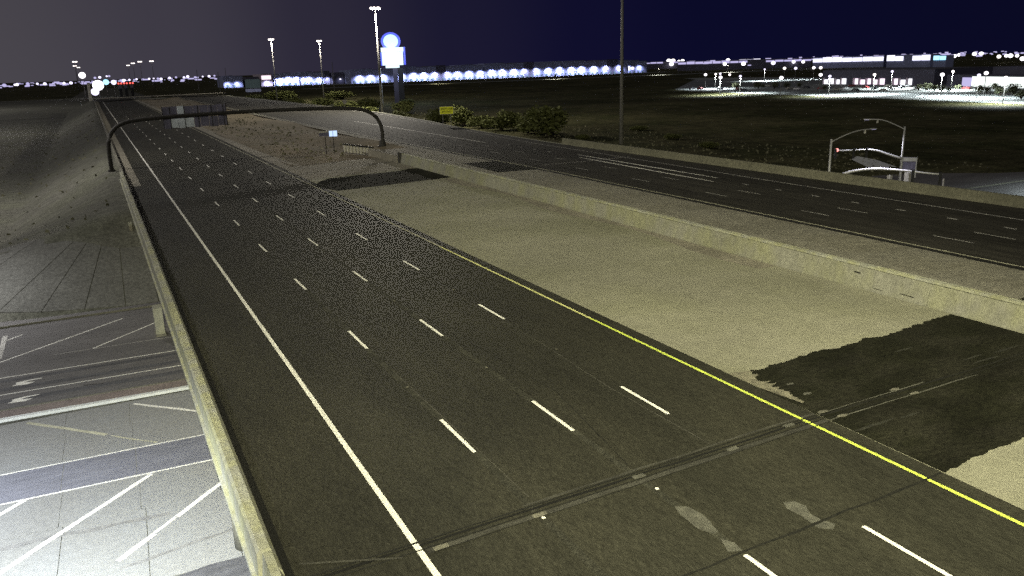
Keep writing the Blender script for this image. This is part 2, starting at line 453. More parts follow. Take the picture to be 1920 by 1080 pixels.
# scrubbed out paint
outline('paint_trace', [(3.57, -6.23), (3.90, -6.43), (3.97, -6.9), (3.96, -7.29), (3.84, -7.6), (3.80, -7.88), (3.64, -7.90), (3.50, -7.7), (3.40, -7.45), (3.44, -6.65)][::-1], zn, M['faint'], .008, road)
outline('paint_trace', [(3.61, -8.15), (3.80, -8.5), (3.74, -8.89), (3.38, -8.73)][::-1], zn, M['faint'], .008, road)
outline('paint_trace', [(6.37, -7.68), (6.69, -7.81), (6.76, -8.18), (6.58, -8.5), (6.58, -8.86), (6.75, -9.25), (6.49, -9.40), (6.2, -9.14), (6.27, -8.4), (6.2, -8.0)][::-1], zn, M['faint'], .008, road)
rp = MB(); rp.box(-.05, .05, -.05, .05, 0, .02); rpm = rp.mesh('road_stud', M['white'])
for x, y in ((0.01, -4.75), (3.74, -5.16)): place('road_stud', rpm, road, (x, y, zn(x) + .006))
rp = MB(); rp.box(-.045, .045, -.045, .045, 0, .02); rps = rp.mesh('road_stud', M['joint_grey'])
for x, y in ((7.29, 7.07), (3.67, 6.85), (0, 6.7), (7.3, 19), (3.66, 18.9)): place('road_stud', rps, road, (x, y, zn(x) + .006))

# wide paved median of the bridge
med = sheet('median_paving', 11.665, 25.35, -60, 88, zn, M['concrete'], .0, kind='structure')
r = random.Random(5)
def ragged(x0, x1, y, amp, n, seed):
    q = random.Random(seed); o = []; w_ = 0
    for i in range(n + 1):
        w_ = w_ * .9 + q.uniform(-amp, amp) * .9
        o.append((x0 + (x1 - x0) * i / n, y + w_ + q.uniform(-amp, amp) * .25))
    return o
top = ragged(12.4, 25.3, .45, .085, 110, 7)
top[0] = (12.1, -.5); top[1] = (12.5, .2)
bot = ragged(25.3, 11.7, -8.85, .06, 110, 9)
outline('asphalt_overlay', ([(11.66, -1.2)] + top + bot)[::-1], zn, M['patch'], .004, med)
q = random.Random(12)
P = [(11.9, .6), (12.6, .35)]              # pale concrete left uncovered at the ragged north west corner
yy_ = .35
while yy_ > -3.0:
    f_ = (yy_ + 3.0) / 3.4
    P.append((11.95 + .15 * (1 - f_) + f_ * q.uniform(.15, 1.0), yy_)); yy_ -= q.uniform(.04, .16)
P.append((11.95, -3.0)); P.append((11.69, -1.2)); P.append((11.69, .6))
outline('dust_patch', P, zn, M['dust'], .008, med)
for x, y in ((12.9, -1.5), (12.75, -2.5)):
    outline('dust_patch', [(x + .22 * math.cos(a) * q.uniform(.6, 1.1), y + .09 * math.sin(a) * q.uniform(.5, 1.2)) for a in [i * math.pi / 9 for i in range(18)]], zn, M['faint'], .012, med)
for k in range(14):
    x = 12.3 + q.uniform(0, 11); y = q.uniform(-7, -1); w = q.uniform(.4, 1.3)
    if k < 6: outline('dust_patch', [(x + w * math.cos(a) * q.uniform(.6, 1.1), y + .07 * math.sin(a) * q.uniform(.4, 1.3)) for a in [i * math.pi / 8 for i in range(16)]], zn, M['duststreak'], .008, med)
outline('asphalt_overlay', ([(11.0, 66.8), (12.24, 61.6)] + ragged(13, 25.3, 61.8, .1, 12, 3) + [(25.3, 72.5), (24.2, 73.0)] + ragged(23, 14, 72.2, .3, 8, 4) + [(12.2, 70)])[::-1], zn, M['patch'], .010, med)
ribbon('expansion_joint', [(11.7, -4.15), (25.3, -4.4)], .09, zn, M['seam'], .012, med, .3, 61)
ribbon('expansion_joint', [(11.7, -4.42), (25.3, -4.7)], .05, zn, M['seam'], .012, med, .3, 63)
ribbon('joint_header', [(11.7, -4.02), (17.2, -4.12)], .045, zn, M['faint'], .010, med, .5, 64)
ribbon('joint_header', [(11.7, -4.56), (19.5, -4.72)], .055, zn, M['faint'], .010, med, .5, 65)
for x, y in ((15.7, -4.0), (16.0, -4.62), (12.0, -3.95), (12.3, -4.55)):
    bb = MB(); bb.poly([(x + .24 * math.cos(a), y + .10 * math.sin(a), zn(x) + .016) for a in [i * math.pi / 6 for i in range(12)]]); bb.build('joint_header', M['joint_grey'], med)
ribbon('expansion_joint', [(10.6, 78.4), (18, 80), (25.3, 81.5)], .22, zn, M['seam'], .010, med, .3, 18)
ribbon('expansion_joint', [(11.7, 87.2), (25.3, 88.6)], .2, zn, M['seam'], .010, med, .3, 28)
sheet('approach_slab', 11.67, 25.3, 73.2, 87.9, zn, M['slab'], .004, parent=med)
# darker strip along the foot of the median barrier
sheet('dark_strip', lambda y: 24.3 + .5 * math.sin(y * .3), 25.34, 12, 61, zn, M['slab'], .004, step=3, parent=med)

# shoulder and dirt median beyond the bridge
sheet('road_shoulder', 11.665, lambda y: interp(y, [88, 110, 137, 200, 480], [14.2, 13.4, 13.2, 13.6, 13.4]), 88, 480, zn, M['slab'], kind='structure')
b = MB(); q = random.Random(6)
X = [13.0, 15, 17, 19, 21, 23, 25, 27, 29, 31, 33.6]; Y = [88 + 3 * i for i in range(45)] + [223 + 14 * i for i in range(19)]
for y in Y:
    for x in X:
        t = (x - 13) / 20.6; z = .18 + .25 * t - .5 * math.sin(math.pi * t) * min(1, (y - 88) / 15)
        b.v.append((x, y, z + .18 * math.sin(x * .5 + y * .09) + (q.uniform(-.05, .05) if 0 < t < 1 and y > 90 else 0)))
for j in range(len(Y) - 1):
    for i in range(len(X) - 1):
        a = j * len(X) + i; b.f.append((a, a + 1, a + 1 + len(X), a + len(X))); b.mi.append(0)
tag(b.build('median_dirt', M['dirt'], smooth=True), kind='structure')

# opposite carriageway
def xyel(y): return interp(y, [-60, 5, 60, 90, 125, 175, 400, 520], [37.1, 37.1, 37.6, 36.5, 36.0, 34.6, 34.6, 33.8])
def xwh(y): return interp(y, [-60, 13, 41, 54, 79, 95, 121, 150, 182, 215, 250, 320, 500], [51.9, 52.1, 52.6, 53.2, 54.0, 54.2, 56.4, 60, 63, 65, 65.2, 64.4, 58])
def xedge(y): return interp(y, [-60, 60, 99, 127, 146, 173, 224, 300, 520], [57.5, 57.5, 57.8, 59.4, 61.2, 64.9, 68.8, 68, 61])
road2 = sheet('road', lambda y: xyel(y) - .75, xedge, -60, 520, zo, M['asphalt_opp'], step=8, kind='structure')
sheet('concrete_shoulder', 26.0, lambda y: xyel(y) - .75, -60, 90, zo, M['concrete_opp'], step=8, kind='structure')
sheet('concrete_shoulder', 33.2, lambda y: xyel(y) - .75, 90, 500, zo, M['concrete_opp'], step=8, kind='structure')
sheet('median_apron', 25.36, 33.19, 78, 99, lambda x: zo(x) - .02, M['slab'], kind='structure')
sheet('yellow_edge_line', lambda y: xyel(y) - .09, lambda y: xyel(y) + .09, -60, 500, zo, M['yellow_worn'], .006, 8, road2)
sheet('edge_line', lambda y: xwh(y) - .09, lambda y: xwh(y) + .09, -60, 500, zo, M['white_worn'], .006, 8, road2)
sheet('kerb_strip', lambda y: xedge(y) - .55, lambda y: xedge(y) - .05, 78, 480, zo, M['barrier'], .006, 8, road2)
ribbon('pavement_edge', [(xyel(y) - .62, y) for y in range(-40, 300, 10)], .42, zo, M['near_black'], .008, road2, .1, 47)
d1 = dash_mesh(.12, 3.0, M['white_worn'], zo, 0)
for k in range(-3, 12): place('lane_dash', d1, road2, (41.0 + .02 * 12.19 * k * .6, 10 + 12.19 * k, zo(41.0 + .0146 * 12.19 * k) + .006), 0)
for k in range(-3, 12): place('lane_dash', d1, road2, (44.5 + .014 * 12.19 * k, 9.4 + 12.19 * k, zo(44.5 + .014 * 12.19 * k) + .006), 0)
d2 = dash_mesh(.22, .9, M['white_worn'], zo, 0)
for k in range(-2, 20):
    y = 11.6 + 4.6 * k
    if 41 < y < 76: continue
    place('lane_dash', d2, road2, (48.1 + .012 * (y - 11), y, zo(48.2) + .006))
sheet('lane_drop_line', 48.0, 48.25, 101, 178, zo, M['white'], .006, 8, road2)
# headlight streaks on the road, painted as tapering white strips
for xa, xb, ya, yb in ((49.5, 50.2, 45, 75), (47.1, 48.5, 43, 72)):
    bb = MB(); n = 10
    for i in range(n + 1):
        t = i / n; y = ya + (yb - ya) * t; x = xa + (xb - xa) * t; w = .17 * math.sin(math.pi * (t * .9 + .05)) ** .5
        bb.v += [(x - w, y, zo(x) + .008), (x + w, y, zo(x) + .008)]
    for i in range(n): bb.f.append((2 * i, 2 * i + 1, 2 * i + 3, 2 * i + 2)); bb.mi.append(0)
    bb.build('headlight_streak', M['white'], road2)
ribbon('expansion_joint', [(39.5, 66.1), (45.8, 67.1), (49.9, 68), (54.8, 69)], .16, zo, M['white_worn'], .010, road2, .3, 41)
outline('asphalt_overlay', [(31.4, 62.2), (37.0, 62.6), (37.0, 73.6), (31.8, 73.6)][::-1], zo, M['patch'], .010, road2)
outline('asphalt_overlay', [(27.2, -9), (37.0, -9), (37.0, .6), (27.2, .2)][::-1], zo, M['patch'], .010, road2)
ribbon('expansion_joint', [(26.1, 77), (36.4, 78)], .15, zo, M['seam'], .010, road2, .3, 44)

# ------------------------------------------------------------------ bridge deck underneath
deck = MB(); deck.box(-7.45, 25.3, -4.2, 73, -1.75, -.24); deck = deck.build('bridge_deck', M['dark_conc']); tag(deck, kind='structure')
d = MB(); d.box(25.9, 58.0, -4.2, 73, -1.75, -.30); d.build('deck_slab', M['dark_conc'], deck)
for x in [-6.6 + 3.2 * i for i in range(20)]:
    g = MB(); g.box(x - .3, x + .3, -4, 72.8, -2.6, -1.76); g.build('girder', M['dark_conc'], deck)
for y, xs_ in ((9.8, [-6.6, 2, 11, 20, 29, 38, 47, 56]), (44.5, [2, 11, 20, 29, 38, 47, 56])):
    cb = MB(); cb.box(-6.9, 57.8, y - .6, y + .6, -3.6, -2.61); cb.build('cap_beam', M['dark_conc'], deck)
    for x in xs_:
        cc = MB(); cc.tube([(x, y, -7.05), (x, y, -3.61)], .55, 14); cc.build('column', M['dark_conc'], deck, True)
ab = MB(); ab.box(-7.9, 57.9, 66.5, 68.2, -3.5, -2.61); ab.box(-7.9, 57.9, 67.3, 68.2, -2.61, -1.76); ab.build('abutment_wall', M['dark_conc'], deck)
ab = MB(); ab.box(-7.9, 57.9, -8, -4.6, -5.5, -1.0); ab.build('abutment_wall', M['dark_conc'], deck)
t = empty('drain_housing', (-7.55, 43.6, -7)); tag(t, 'pale grey concrete box column standing against the bridge side above the street', 'column')
cc = MB(); cc.box(-.36, .28, -.6, .5, .2, 2.3); cc.build('shaft', M['barrier'], t)
cc = MB(); cc.box(-.42, .34, -.68, .58, 0, .19); cc.build('footing', M['dark_conc'], t)
t = empty('wing_wall', (-7.97, 62.5, -4)); tag(t, 'short weathered concrete wing wall beside the bridge end above the paved slope', 'wall')
cc = MB(); cc.box(-.3, -.02, .8, 8, .6, 2.6); cc.build('wall_stem', M['slab'], t)
cc = MB(); cc.box(-.33, .0, .8, 8, 2.6, 2.72); cc.build('coping', M['barrier'], t)

# ------------------------------------------------------------------ barriers
def barrier(name, label, prof, cuts, m_, cat='barrier', cap=None):
    t = empty(name, (0, cuts[0], 0)); tag(t, label, cat)
    for a, c in zip(cuts[:-1], cuts[1:]):
        bb = MB(); bb.sweep(prof, a - cuts[0] + .012, c - cuts[0] - .012)
        bb.build('barrier_segment', m_, t)
        if cap:
            bb = MB(); bb.sweep(cap[0], a - cuts[0] + .012, c - cuts[0] - .012); bb.build('cap_rail', cap[1], t)
    return t
profA = [(-7.15, -.16), (-7.18, -.02), (-7.30, .16), (-7.41, .72), (-7.43, .75), (-7.70, .75), (-7.78, .66), (-7.80, -.18), (-7.90, -.22), (-7.90, -.40), (-7.55, -.52), (-7.15, -.52)]
barrier('bridge_barrier', 'long pale concrete parapet along the left edge of the overpass above the street', profA, [-3.55, 20.5, 45, 69.5, 84, 94], M['barrier'])
profA2 = [(-7.15, -.16), (-7.30, .16), (-7.41, .72), (-7.64, .72), (-7.74, -.2), (-7.88, -.24), (-7.88, -.42), (-7.5, -.54), (-7.15, -.54)]
barrier('bridge_barrier', 'near end piece of concrete parapet past the open joint at the bottom of the view', profA2, [-40, -3.62], M['barrier'])
profG = [(-7.2, -.16), (-7.28, .45), (-7.5, .45), (-7.62, -.3)]
barrier('roadside_barrier', 'low narrow concrete barrier continuing along the left shoulder past the gantry', profG, [94.2, 120, 150, 190, 240, 300, 380, 470], M['dark_conc'])
zt = zn(25.5)
profM = [(25.36, zt - .2), (25.38, zt + .05), (25.62, zt + 1.12), (25.92, zt + 1.12), (26.15, zt + .1), (26.15, zt - .2)]
capM = [(25.58, zt + 1.15), (25.58, zt + 1.27), (25.96, zt + 1.27), (25.96, zt + 1.15)]
bar2 = barrier('median_barrier', 'long pale concrete wall barrier between the wide median and the far lanes', profM, [-40, -12, 1.9, 26, 50, 79.2], M['wallconc'], cap=(capM, M['barrier']))
pr3 = [(25.2, zt - .3), (25.25, zt + .85), (25.75, zt + .85), (25.9, zt - .2)]
barrier('median_barrier', 'short lower barrier stub between the dark gap and the sand barrels', pr3, [80.0, 92.8], M['slab'])
t = empty('barrier_end_post', (25.6, 79.6, zt)); tag(t, 'dark steel end plate at the gap in the median barrier', 'end post')
bb = MB(); bb.box(-.35, .45, -.22, .22, -.25, 1.35); bb.build('plate', M['steel_dark'], t)
bb = MB(); bb.box(-.42, .52, -.28, .28, -.3, -.12); bb.build('foot', M['steel_dark'], t)
# small scuffs on the wall face
for k, (y, z, w, h) in enumerate([(6.0, .75, .5, .07), (2.6, .25, .9, .05), (4.4, .18, .8, .03)]):
    bb = MB(); xx = 25.38 + .24 * (z - .05) / 1.07 - .012
    bb.quad((xx, y, zt + z), (xx, y + w, zt + z + .02), (xx + .03 * h / .1, y + w * .9, zt + z + h), (xx + .03 * h / .1, y + w * .2, zt + z + h))
    s_ = bb.build('scuff_mark', M['near_black'], None); s_.parent = bar2; s_.location = (0, 40, 0)
zp = zo(57.6)
profP = [(57.35, zp - .1), (57.5, zp + .25), (57.62, zp + .92), (57.9, zp + .92), (58.0, zp - .1), (58.0, zp - 1.4), (57.45, zp - 1.4)]
barrier('bridge_barrier', 'dull concrete parapet along the outer edge of the far lanes before the signals', profP, [-40, -4, 21, 46, 71, 92], mat('parapet_concrete', (.15, .145, .10), .9, scales=((0.3, .15), (3, .2), (14, .3))))

# ------------------------------------------------------------------ Northern Ave below
ZS = -6.99
def zs(x): return ZS
street = sheet('street', -400, 900, 15.9, 30.0, zs, M['street_conc'], kind='structure', step=20)
def sk(y0):            # lines run along x with the measured slight skew
    return lambda x: y0 - .031 * (x + 7)
def eline(name, x0, x1, y0, w, m_, off, parent, z=zs):
    f = sk(y0); bb = MB(); n = 6
    for i in range(n + 1):
        x = x0 + (x1 - x0) * i / n; bb.v += [(x, f(x) - w / 2, ZS + off), (x, f(x) + w / 2, ZS + off)]
    for i in range(n): bb.f.append((2 * i, 2 * i + 2, 2 * i + 3, 2 * i + 1)); bb.mi.append(0)
    return bb.build(name, m_, parent)
base = MB(); base.quad((-400, 4, ZS - .03), (400, 4, ZS - .03), (400, 15.9, ZS - .03), (-400, 15.9, ZS - .03)); sidewalk = base.build('street_apron', M['street_conc']); tag(sidewalk, kind='structure')
up_ = MB(); up_.quad((-400, 31.4, ZS), (400, 31.4, ZS), (400, 52.4, ZS), (-400, 52.4, ZS)); street2 = up_.build('street', M['street']); tag(street2, kind='structure')
# concrete pavement slabs with open joints (the near, brightly lit half)
xj = [-31.7, -28.2, -24.6, -21.1, -17.55, -14.0, -10.54, -6.95, -3.4, .1]
yj = [8.9, 15.3, 18.95, 22.45, 26.2, 29.55]
slabm = {}
for j in range(len(yj) - 1):
    for i in range(len(xj) - 1):
        w = xj[i + 1] - xj[i] - .03; h = yj[j + 1] - yj[j] - .03
        key = (round(w, 2), round(h, 2), j == 2)
        if key not in slabm:
            bb = MB(); bb.box(0, w, 0, h, -.06, 0.012); slabm[key] = bb.mesh('pavement_slab', M['lane_grey'] if j == 2 else M['street_conc'])
        place('pavement_slab', slabm[key], street, (xj[i] + .015, yj[j] + .015 + (.031 * -(xj[i] + 7)), ZS + .002), -.031)
ZL = .022
eline('lane_line', -60, 60, 22.42, .12, M['white'], ZL, street)
eline('lane_line', -60, 60, 18.95, .14, M['white'], ZL, street)
def seg(name, x0, y0, x1, y1, w, m_, off, parent, jit=0, seed=1):
    return ribbon(name, [(x0, y0), (x1, y1)], w, zs, m_, off, parent, jit, seed)
seg('hatch_line', -9.85, 18.9, -16.1, 12.75, .26, M['white'], ZL, street, .08)
seg('hatch_line', -15.5, 19.15, -22, 12.7, .26, M['white'], ZL, street, .08)
seg('hatch_line', -6.78, 16.15, -9.1, 13.8, .26, M['white'], ZL, street, .10)
seg('hatch_line', -9.15, 13.75, -10.1, 12.8, .20, M['white'], ZL, street, .25, 4)
seg('hatch_line', -10.15, 12.75, -11.65, 11.25, .27, M['white'], ZL, street, .1)
seg('hatch_line', -10.22, 29.4, -6.84, 26.1, .22, M['white'], ZL, street, .1)
seg('hatch_line', -16.0, 29.6, -11.8, 25.3, .26, M['yellow_worn'], ZL, street, .1)
seg('hatch_line', -11.6, 25.0, -9.35, 22.7, .12, M['yellow_worn'], ZL, street, .3)
seg('hatch_line', -3.4, 29.3, 0, 26, .22, M['white'], ZL, street, .1)
seg('tyre_scuff', -22, 15.4, -9.4, 14.3, .30, M['scuff'], ZL - .004, street, .3)
seg('tyre_scuff', -11.6, 10.6, -6.6, 11.5, .2, M['scuff'], ZL - .004, street, .3)
bb = MB(); bb.poly([(-10.2, 7.3, ZS + .03), (-6.6, 7.3, ZS + .03), (-6.6, 8.95, ZS + .03), (-8.25, 9.05, ZS + .03), (-10.0, 8.8, ZS + .03)]); bb.build('dark_patch', M['street_dark'], street)
# raised brown median with kerbs
isl = MB(); isl.box(-400, 400, -.62, .62, -.1, .13)
t = isl.build('traffic_island', M['pink']); t.location = (0, 31.15, ZS); t.rotation_euler = (0, 0, -.031); tag(t, kind='structure')
t.location = (0, 31.15 - .22, ZS)
kb = MB(); kb.box(-400, 400, -.98, -.64, -.1, .16); kb.build('kerb', M['curb'], t)
kb = MB(); kb.box(-400, 400, .64, .84, -.1, .15); kb.build('kerb', M['dark_conc'], t)
eline('lane_line', -60, 60, 35.2, .13, M['white'], .006, street2)
eline('lane_line', -60, 60, 38.78, .13, M['white'], .006, street2)
eline('lane_line', -15, 0, 42.42, .09, M['white_worn'], .006, street2)
bb = MB()
for y0 in (33.3, 34.4, 36.5, 37.8): pass
for y0, w in ((33.9, .7), (36.2, .6), (38.0, .5)): eline('wheel_track', -60, 60, y0, w, M['street_dark'], .003, street2)
seg('hatch_line', -10.09, 50.0, -18.4, 42.9, .14, M['white'], .006, street2, .1)
seg('hatch_line', -7.1, 47.8, -12.5, 42.55, .14, M['white'], .006, street2, .1)
seg('hatch_line', -17.4, 49.6, -18.5, 48.4, .12, M['white'], .006, street2, .1)
seg('stop_bar', -18.6, 50.0, -18.55, 43.8, .35, M['white_worn'], .006, street2, .05)
for yy in (37.3, 34.0):                    # turn arrows
    P = [(-15.5, yy + .42), (-16.4, yy + .45), (-17.1, yy + .25), (-17.0, yy - .05), (-17.3, yy - .3), (-16.3, yy - .45), (-15.9, yy - .15), (-16.6, yy + .05), (-16.3, yy + .22), (-15.6, yy + .30)]
    bb = MB(); bb.poly([(x, y, ZS + .006) for x, y in P]); bb.build('turn_arrow', M['white'], street2)
seg('crack', -13, 34.6, -11.8, 34.3, .09, M['seam'], .006, street2, .5, 6)
kb = MB(); kb.box(-400, 900, 52.35, 52.5, ZS - .1, ZS + .15)
sw = kb.build('sidewalk', M['dark_conc']); tag(sw, kind='structure')
k2 = MB(); k2.box(-400, 400, 52.5, 54.0, ZS - .1, ZS + .14); k2.build('walkway', M['street'], sw)

# slope paving on the embankment face, panel by panel
sp = empty('slope_paving', (0, 0, 0)); tag(sp, kind='structure')
fan = [((-30, 59.5), (-20.5, 68.5)), ((-23.6, 57.0), (-16.2, 65.6)), ((-19.4, 55.2), (-13.2, 63.0)), ((-16.2, 54.3), (-12.1, 62.4)), ((-12.9, 53.8), (-10.9, 61.6)), ((-9.7, 53.45), (-9.4, 60.9)), ((-7.0, 53.4), (-7.2, 60.8)), ((-4, 53.4), (-4, 60.8)), ((0, 53.4), (0, 60.8)), ((4, 53.4), (4, 60.8))]
for i in range(len(fan) - 1):
    (b0, t0), (b1, t1) = fan[i], fan[i + 1]
    bb = MB(); n = 5
    for j in range(n + 1):
        f_ = j / n
        L_ = Vector(b0).lerp(Vector(t0), f_); R_ = Vector(b1).lerp(Vector(t1), f_); d_ = (R_ - L_).normalized() * .035
        for p in (L_ + d_, R_ - d_):
            z = H(p.x, p.y); bb.v.append((p.x, p.y, z + .10)); bb.v.append((p.x, p.y, z - .15))
    for j in range(n):
        a = 4 * j
        bb.f += [(a, a + 2, a + 6, a + 4), (a, a + 4, a + 5, a + 1), (a + 2, a + 3, a + 7, a + 6)]; bb.mi += [0, 0, 0]
    bb.f += [(0, 1, 3, 2), (4 * n, 4 * n + 2, 4 * n + 3, 4 * n + 1)]; bb.mi += [0, 0]
    bb.build('paving_panel', M['paving'], sp)

# ------------------------------------------------------------------ sign gantry (bent steel tube over the road)
g = empty('sign_gantry', (0, 106.7, 0)); tag(g, 'dark arched steel tube gantry spanning the near lanes', 'sign gantry')
pts = [(-8.5, 0, -1.2), (-8.5, 0, 2.2), (-8.35, 0, 3.9), (-7.75, 0, 5.1), (-6.8, 0, 5.95), (-5.3, 0, 6.5), (-.8, 0, 6.75), (8, 0, 6.95), (17, 0, 6.95), (22.2, 0, 6.85), (26.5, 0, 6.68), (28.6, 0, 6.45), (30.1, 0, 6.0), (31.3, 0, 5.05), (31.9, 0, 3.9), (32.15, 0, 2.4), (32.0, 0, .35)]
# smooth
def smooth(P, it=2):
    P = [Vector(p) for p in P]
    for _ in range(it):
        Q = [P[0]]
        for a, c in zip(P[:-1], P[1:]): Q += [a * .75 + c * .25, a * .25 + c * .75]
        Q.append(P[-1]); P = Q
    return P
bb = MB(); bb.tube(smooth(pts), .29, 12); bb.build('arch_tube', M['steel_dark'], g, True)
bb = MB(); bb.tube([(32.0, 0, .25), (32.0, 0, 1.3)], [.62, .42], 10); bb.tube([(32, 0, .1), (32, 0, .4)], .85, 10); bb.build('base_plate', M['steel_dark'], g)
bb = MB(); bb.tube([(-8.5, 0, -1.3), (-8.5, 0, -.2)], [.7, .5], 10); bb.build('base_plate', M['steel_dark'], g)
# two large sign panels seen from behind
sgn = empty('highway_sign', (0, 106.7, 0)); tag(sgn, 'wide grey backs of highway sign panels hung on the arched gantry', 'road sign')
ribs = [-.75, .28, 2.25, 4.15, 6.05, 7.75, 8.15]
zs0, zs1 = 5.02, 8.2
xx = [-.82, .30, 1.30, 2.25, 3.5, 4.4, 5.6, 6.9, 8.2]
for i in range(len(xx) - 1):
    for (z0, z1) in ((5.05, 6.6), (6.62, 8.2)):
        bright = (z0 < 6 and 1 <= i <= 3) or (z0 > 6 and i == 2)
        bb = MB(); bb.box(xx[i] + .02, xx[i + 1] - .02, .55, .59, z0 + (.1 if i % 2 else 0), z1 - (.05 if i % 3 == 0 else 0))
        bb.build('panel', M['signback_glare'] if bright else M['signback'], sgn)  # paler colour paints lamp reflections onto some of the sign backs
for x in ribs:
    bb = MB(); bb.box(x - .05, x + .05, .38, .54, 4.98, 8.25); bb.build('bracket', M['steel_dark'], sgn)

# sign in the median, posts
t = empty('road_sign', (22.5, 104, 0)); tag(t, 'wide low sign on two thin posts in the dirt median, right half glaring white', 'road sign')
bb = MB(); bb.box(-1.45, 0.1, 0, .05, 2.75, 3.55); bb.build('board', M['signback'], t)
bb = MB(); bb.box(-1.45, .1, -.01, .0, 3.3, 3.5); bb.build('trim', M['white_worn'], t)
bb = MB(); bb.box(.12, .66, 0, .05, 2.65, 3.5); bb.build('glowing_board', M['glow_board'], t)
bb = MB(); bb.box(.74, 1.36, 0, .05, 2.62, 3.5); bb.build('glowing_board', M['glow_board'], t)  # right half of the sign has its own bluish emission
for x in (-.55, .72): bb = MB(); bb.box(x - .05, x + .05, .06, .14, 0, 3.5); bb.build('post', M['steel_dark'], t)
t['label'] = 'wide low sign on two thin posts in the dirt median, right half glaring blue'

# yellow sign
t = empty('warning_sign', (60.7, 148, -.9), -.15); tag(t, 'bright yellow rectangular warning sign on two posts beside the far lanes', 'road sign')
bb = MB(); bb.box(-1.62, 1.62, 0, .04, 3.25, 4.98); bb.build('board', M['white_worn'], t)
bb = MB(); bb.box(-1.53, 1.53, -.02, .0, 3.33, 4.90); bb.build('face', M['sign_yellow'], t)
def text(s, size, loc, rot, m_, parent, name='lettering'):
    cu = bpy.data.curves.new(name, 'FONT'); cu.body = s; cu.size = size; cu.align_x = 'CENTER'; cu.align_y = 'CENTER'; cu.extrude = .004
    cu.offset = .012
    o = bpy.data.objects.new(name, cu); C.objects.link(o); cu.materials.append(m_)
    bpy.context.view_layer.update()
    me = bpy.data.meshes.new_from_object(o.evaluated_get(bpy.context.evaluated_depsgraph_get()))
    bpy.data.objects.remove(o); o = bpy.data.objects.new(name, me); C.objects.link(o)
    if not me.materials: me.materials.append(m_)
    o.parent = parent; o.location = loc; o.rotation_euler = rot; return o
text('RIGHT LANE', .46, (0, -.03, 4.42), (math.radians(90), 0, 0), M['lettering'], t)
text('EXIT ONLY', .46, (0, -.03, 3.80), (math.radians(90), 0, 0), M['lettering'], t)
for x in (-.9, .95): bb = MB(); bb.box(x - .06, x + .06, .05, .15, 0, 4.6); bb.build('post', M['galv_dull'], t)

# shield route marker and other small signs
t = empty('route_marker', (62.3, 236, -.6), -.2); tag(t, 'small pale shield shaped route marker on a post beyond the gantry arch', 'road sign')
bb = MB(); bb.poly([(x, 0, z) for x, z in ((-.6, 4.0), (.6, 4.0), (.65, 3.3), (.4, 2.8), (0, 2.55), (-.4, 2.8), (-.65, 3.3))]); bb.poly([(x, .04, z) for x, z in ((-.6, 4.0), (.6, 4.0), (.65, 3.3), (.4, 2.8), (0, 2.55), (-.4, 2.8), (-.65, 3.3))]); bb.build('plate', M['barrel'], t)
bb = MB(); bb.box(-.05, .05, .06, .14, 0, 3.6); bb.build('post', M['galv_dull'], t)
t = empty('road_sign', (110.5, 678, -7), -.2); tag(t, 'dark rectangular board with a pale strip along its foot before the warehouse', 'billboard')
bb = MB(); bb.box(-5.8, 5.8, 0, .4, 7.2, 14.2); bb.build('board', M['door'], t)
bb = MB(); bb.box(-6, 6, -.1, .5, 4.2, 6.6); bb.build('lower_board', M['wall'], t)
for x in (-4, 4): bb = MB(); bb.box(x - .3, x + .3, .5, .9, 0, 12); bb.build('post', M['steel_dark'], t)

# sand barrel crash cushion
bm_ = MB(); bm_.tube([(0, 0, 0), (0, 0, .1), (0, 0, 1.05), (0, 0, 1.07)], [.22, .23, .28, .28], 14); barrel_mesh = bm_.mesh('barrel_body', M['barrel'])
lm_ = MB(); lm_.tube([(0, 0, 1.071), (0, 0, 1.18), (0, 0, 1.24)], [.36, .36, .28], 14); lid_mesh = lm_.mesh('lid', M['lid'])
bl = [(24.45 + .21 * i, 102.2 - 1.03 * i) for i in range(9)]
for k, (x, y) in enumerate(bl):
    t = empty('sand_barrel', (x, y, .30)); tag(t, 'pale sand barrel with black lid in the crash cushion ahead of the median barrier', 'barrel', 'sand barrels ahead of the median barrier')
    place('barrel_body', barrel_mesh, t); place('lid', lid_mesh, t)

# ------------------------------------------------------------------ high mast lights
def mast(x, y, zb, h, label, lit=0.0, group='tall lighting masts', headscale=1.0, col=(1, .93, .80)):
    t = empty('mast_light', (x, y, zb)); tag(t, label, 'light mast', group)
    bb = MB(); bb.tube([(0, 0, 0), (0, 0, h * .5), (0, 0, h)], [.42, .30, .16], 10); bb.build('pole', M['galv_dull'], t, True)
    bb = MB(); n = 16; R_ = 1.0 * headscale
    bb.tube([(R_ * math.cos(2 * math.pi * i / n), R_ * math.sin(2 * math.pi * i / n), h - .3) for i in range(n + 1)], .09, 6); bb.build('lowering_ring', M['galv_dull'], t)
    k = 6 if lit or headscale > 1 else 6
    for i in range(k):
        a = 2 * math.pi * i / k
        bb = MB(); bb.ball(((R_ + .3) * math.cos(a), (R_ + .3) * math.sin(a), h - .55), .52 * headscale, .8, 8, 5)
        bb.build('luminaire', M['lamp_warm'] if lit >= 0 else M['galv_dull'], t)
    if lit > 0: lamp('mast_glow', 'POINT', (0, 0, h - 2.2), lit, col, 1.5, t)
    return t
mast(76.6, 242.6, -3.2, 35.2, 'tall lit mast nearest the glowing pylon sign, lamps touching the top of the view', 170000)
mast(131.6, 534.5, -7, 39, 'lit mast halfway between the gantry and the pylon sign, above the warehouse', 60000)
mast(93.0, 496.8, -7, 39, 'lit mast standing left of the other one above the white warehouse entrance', 60000)
t = mast(84.7, 114.6, -3.5, 46, 'tall thin mast beside the far lanes crossing the whole dark field', -1)
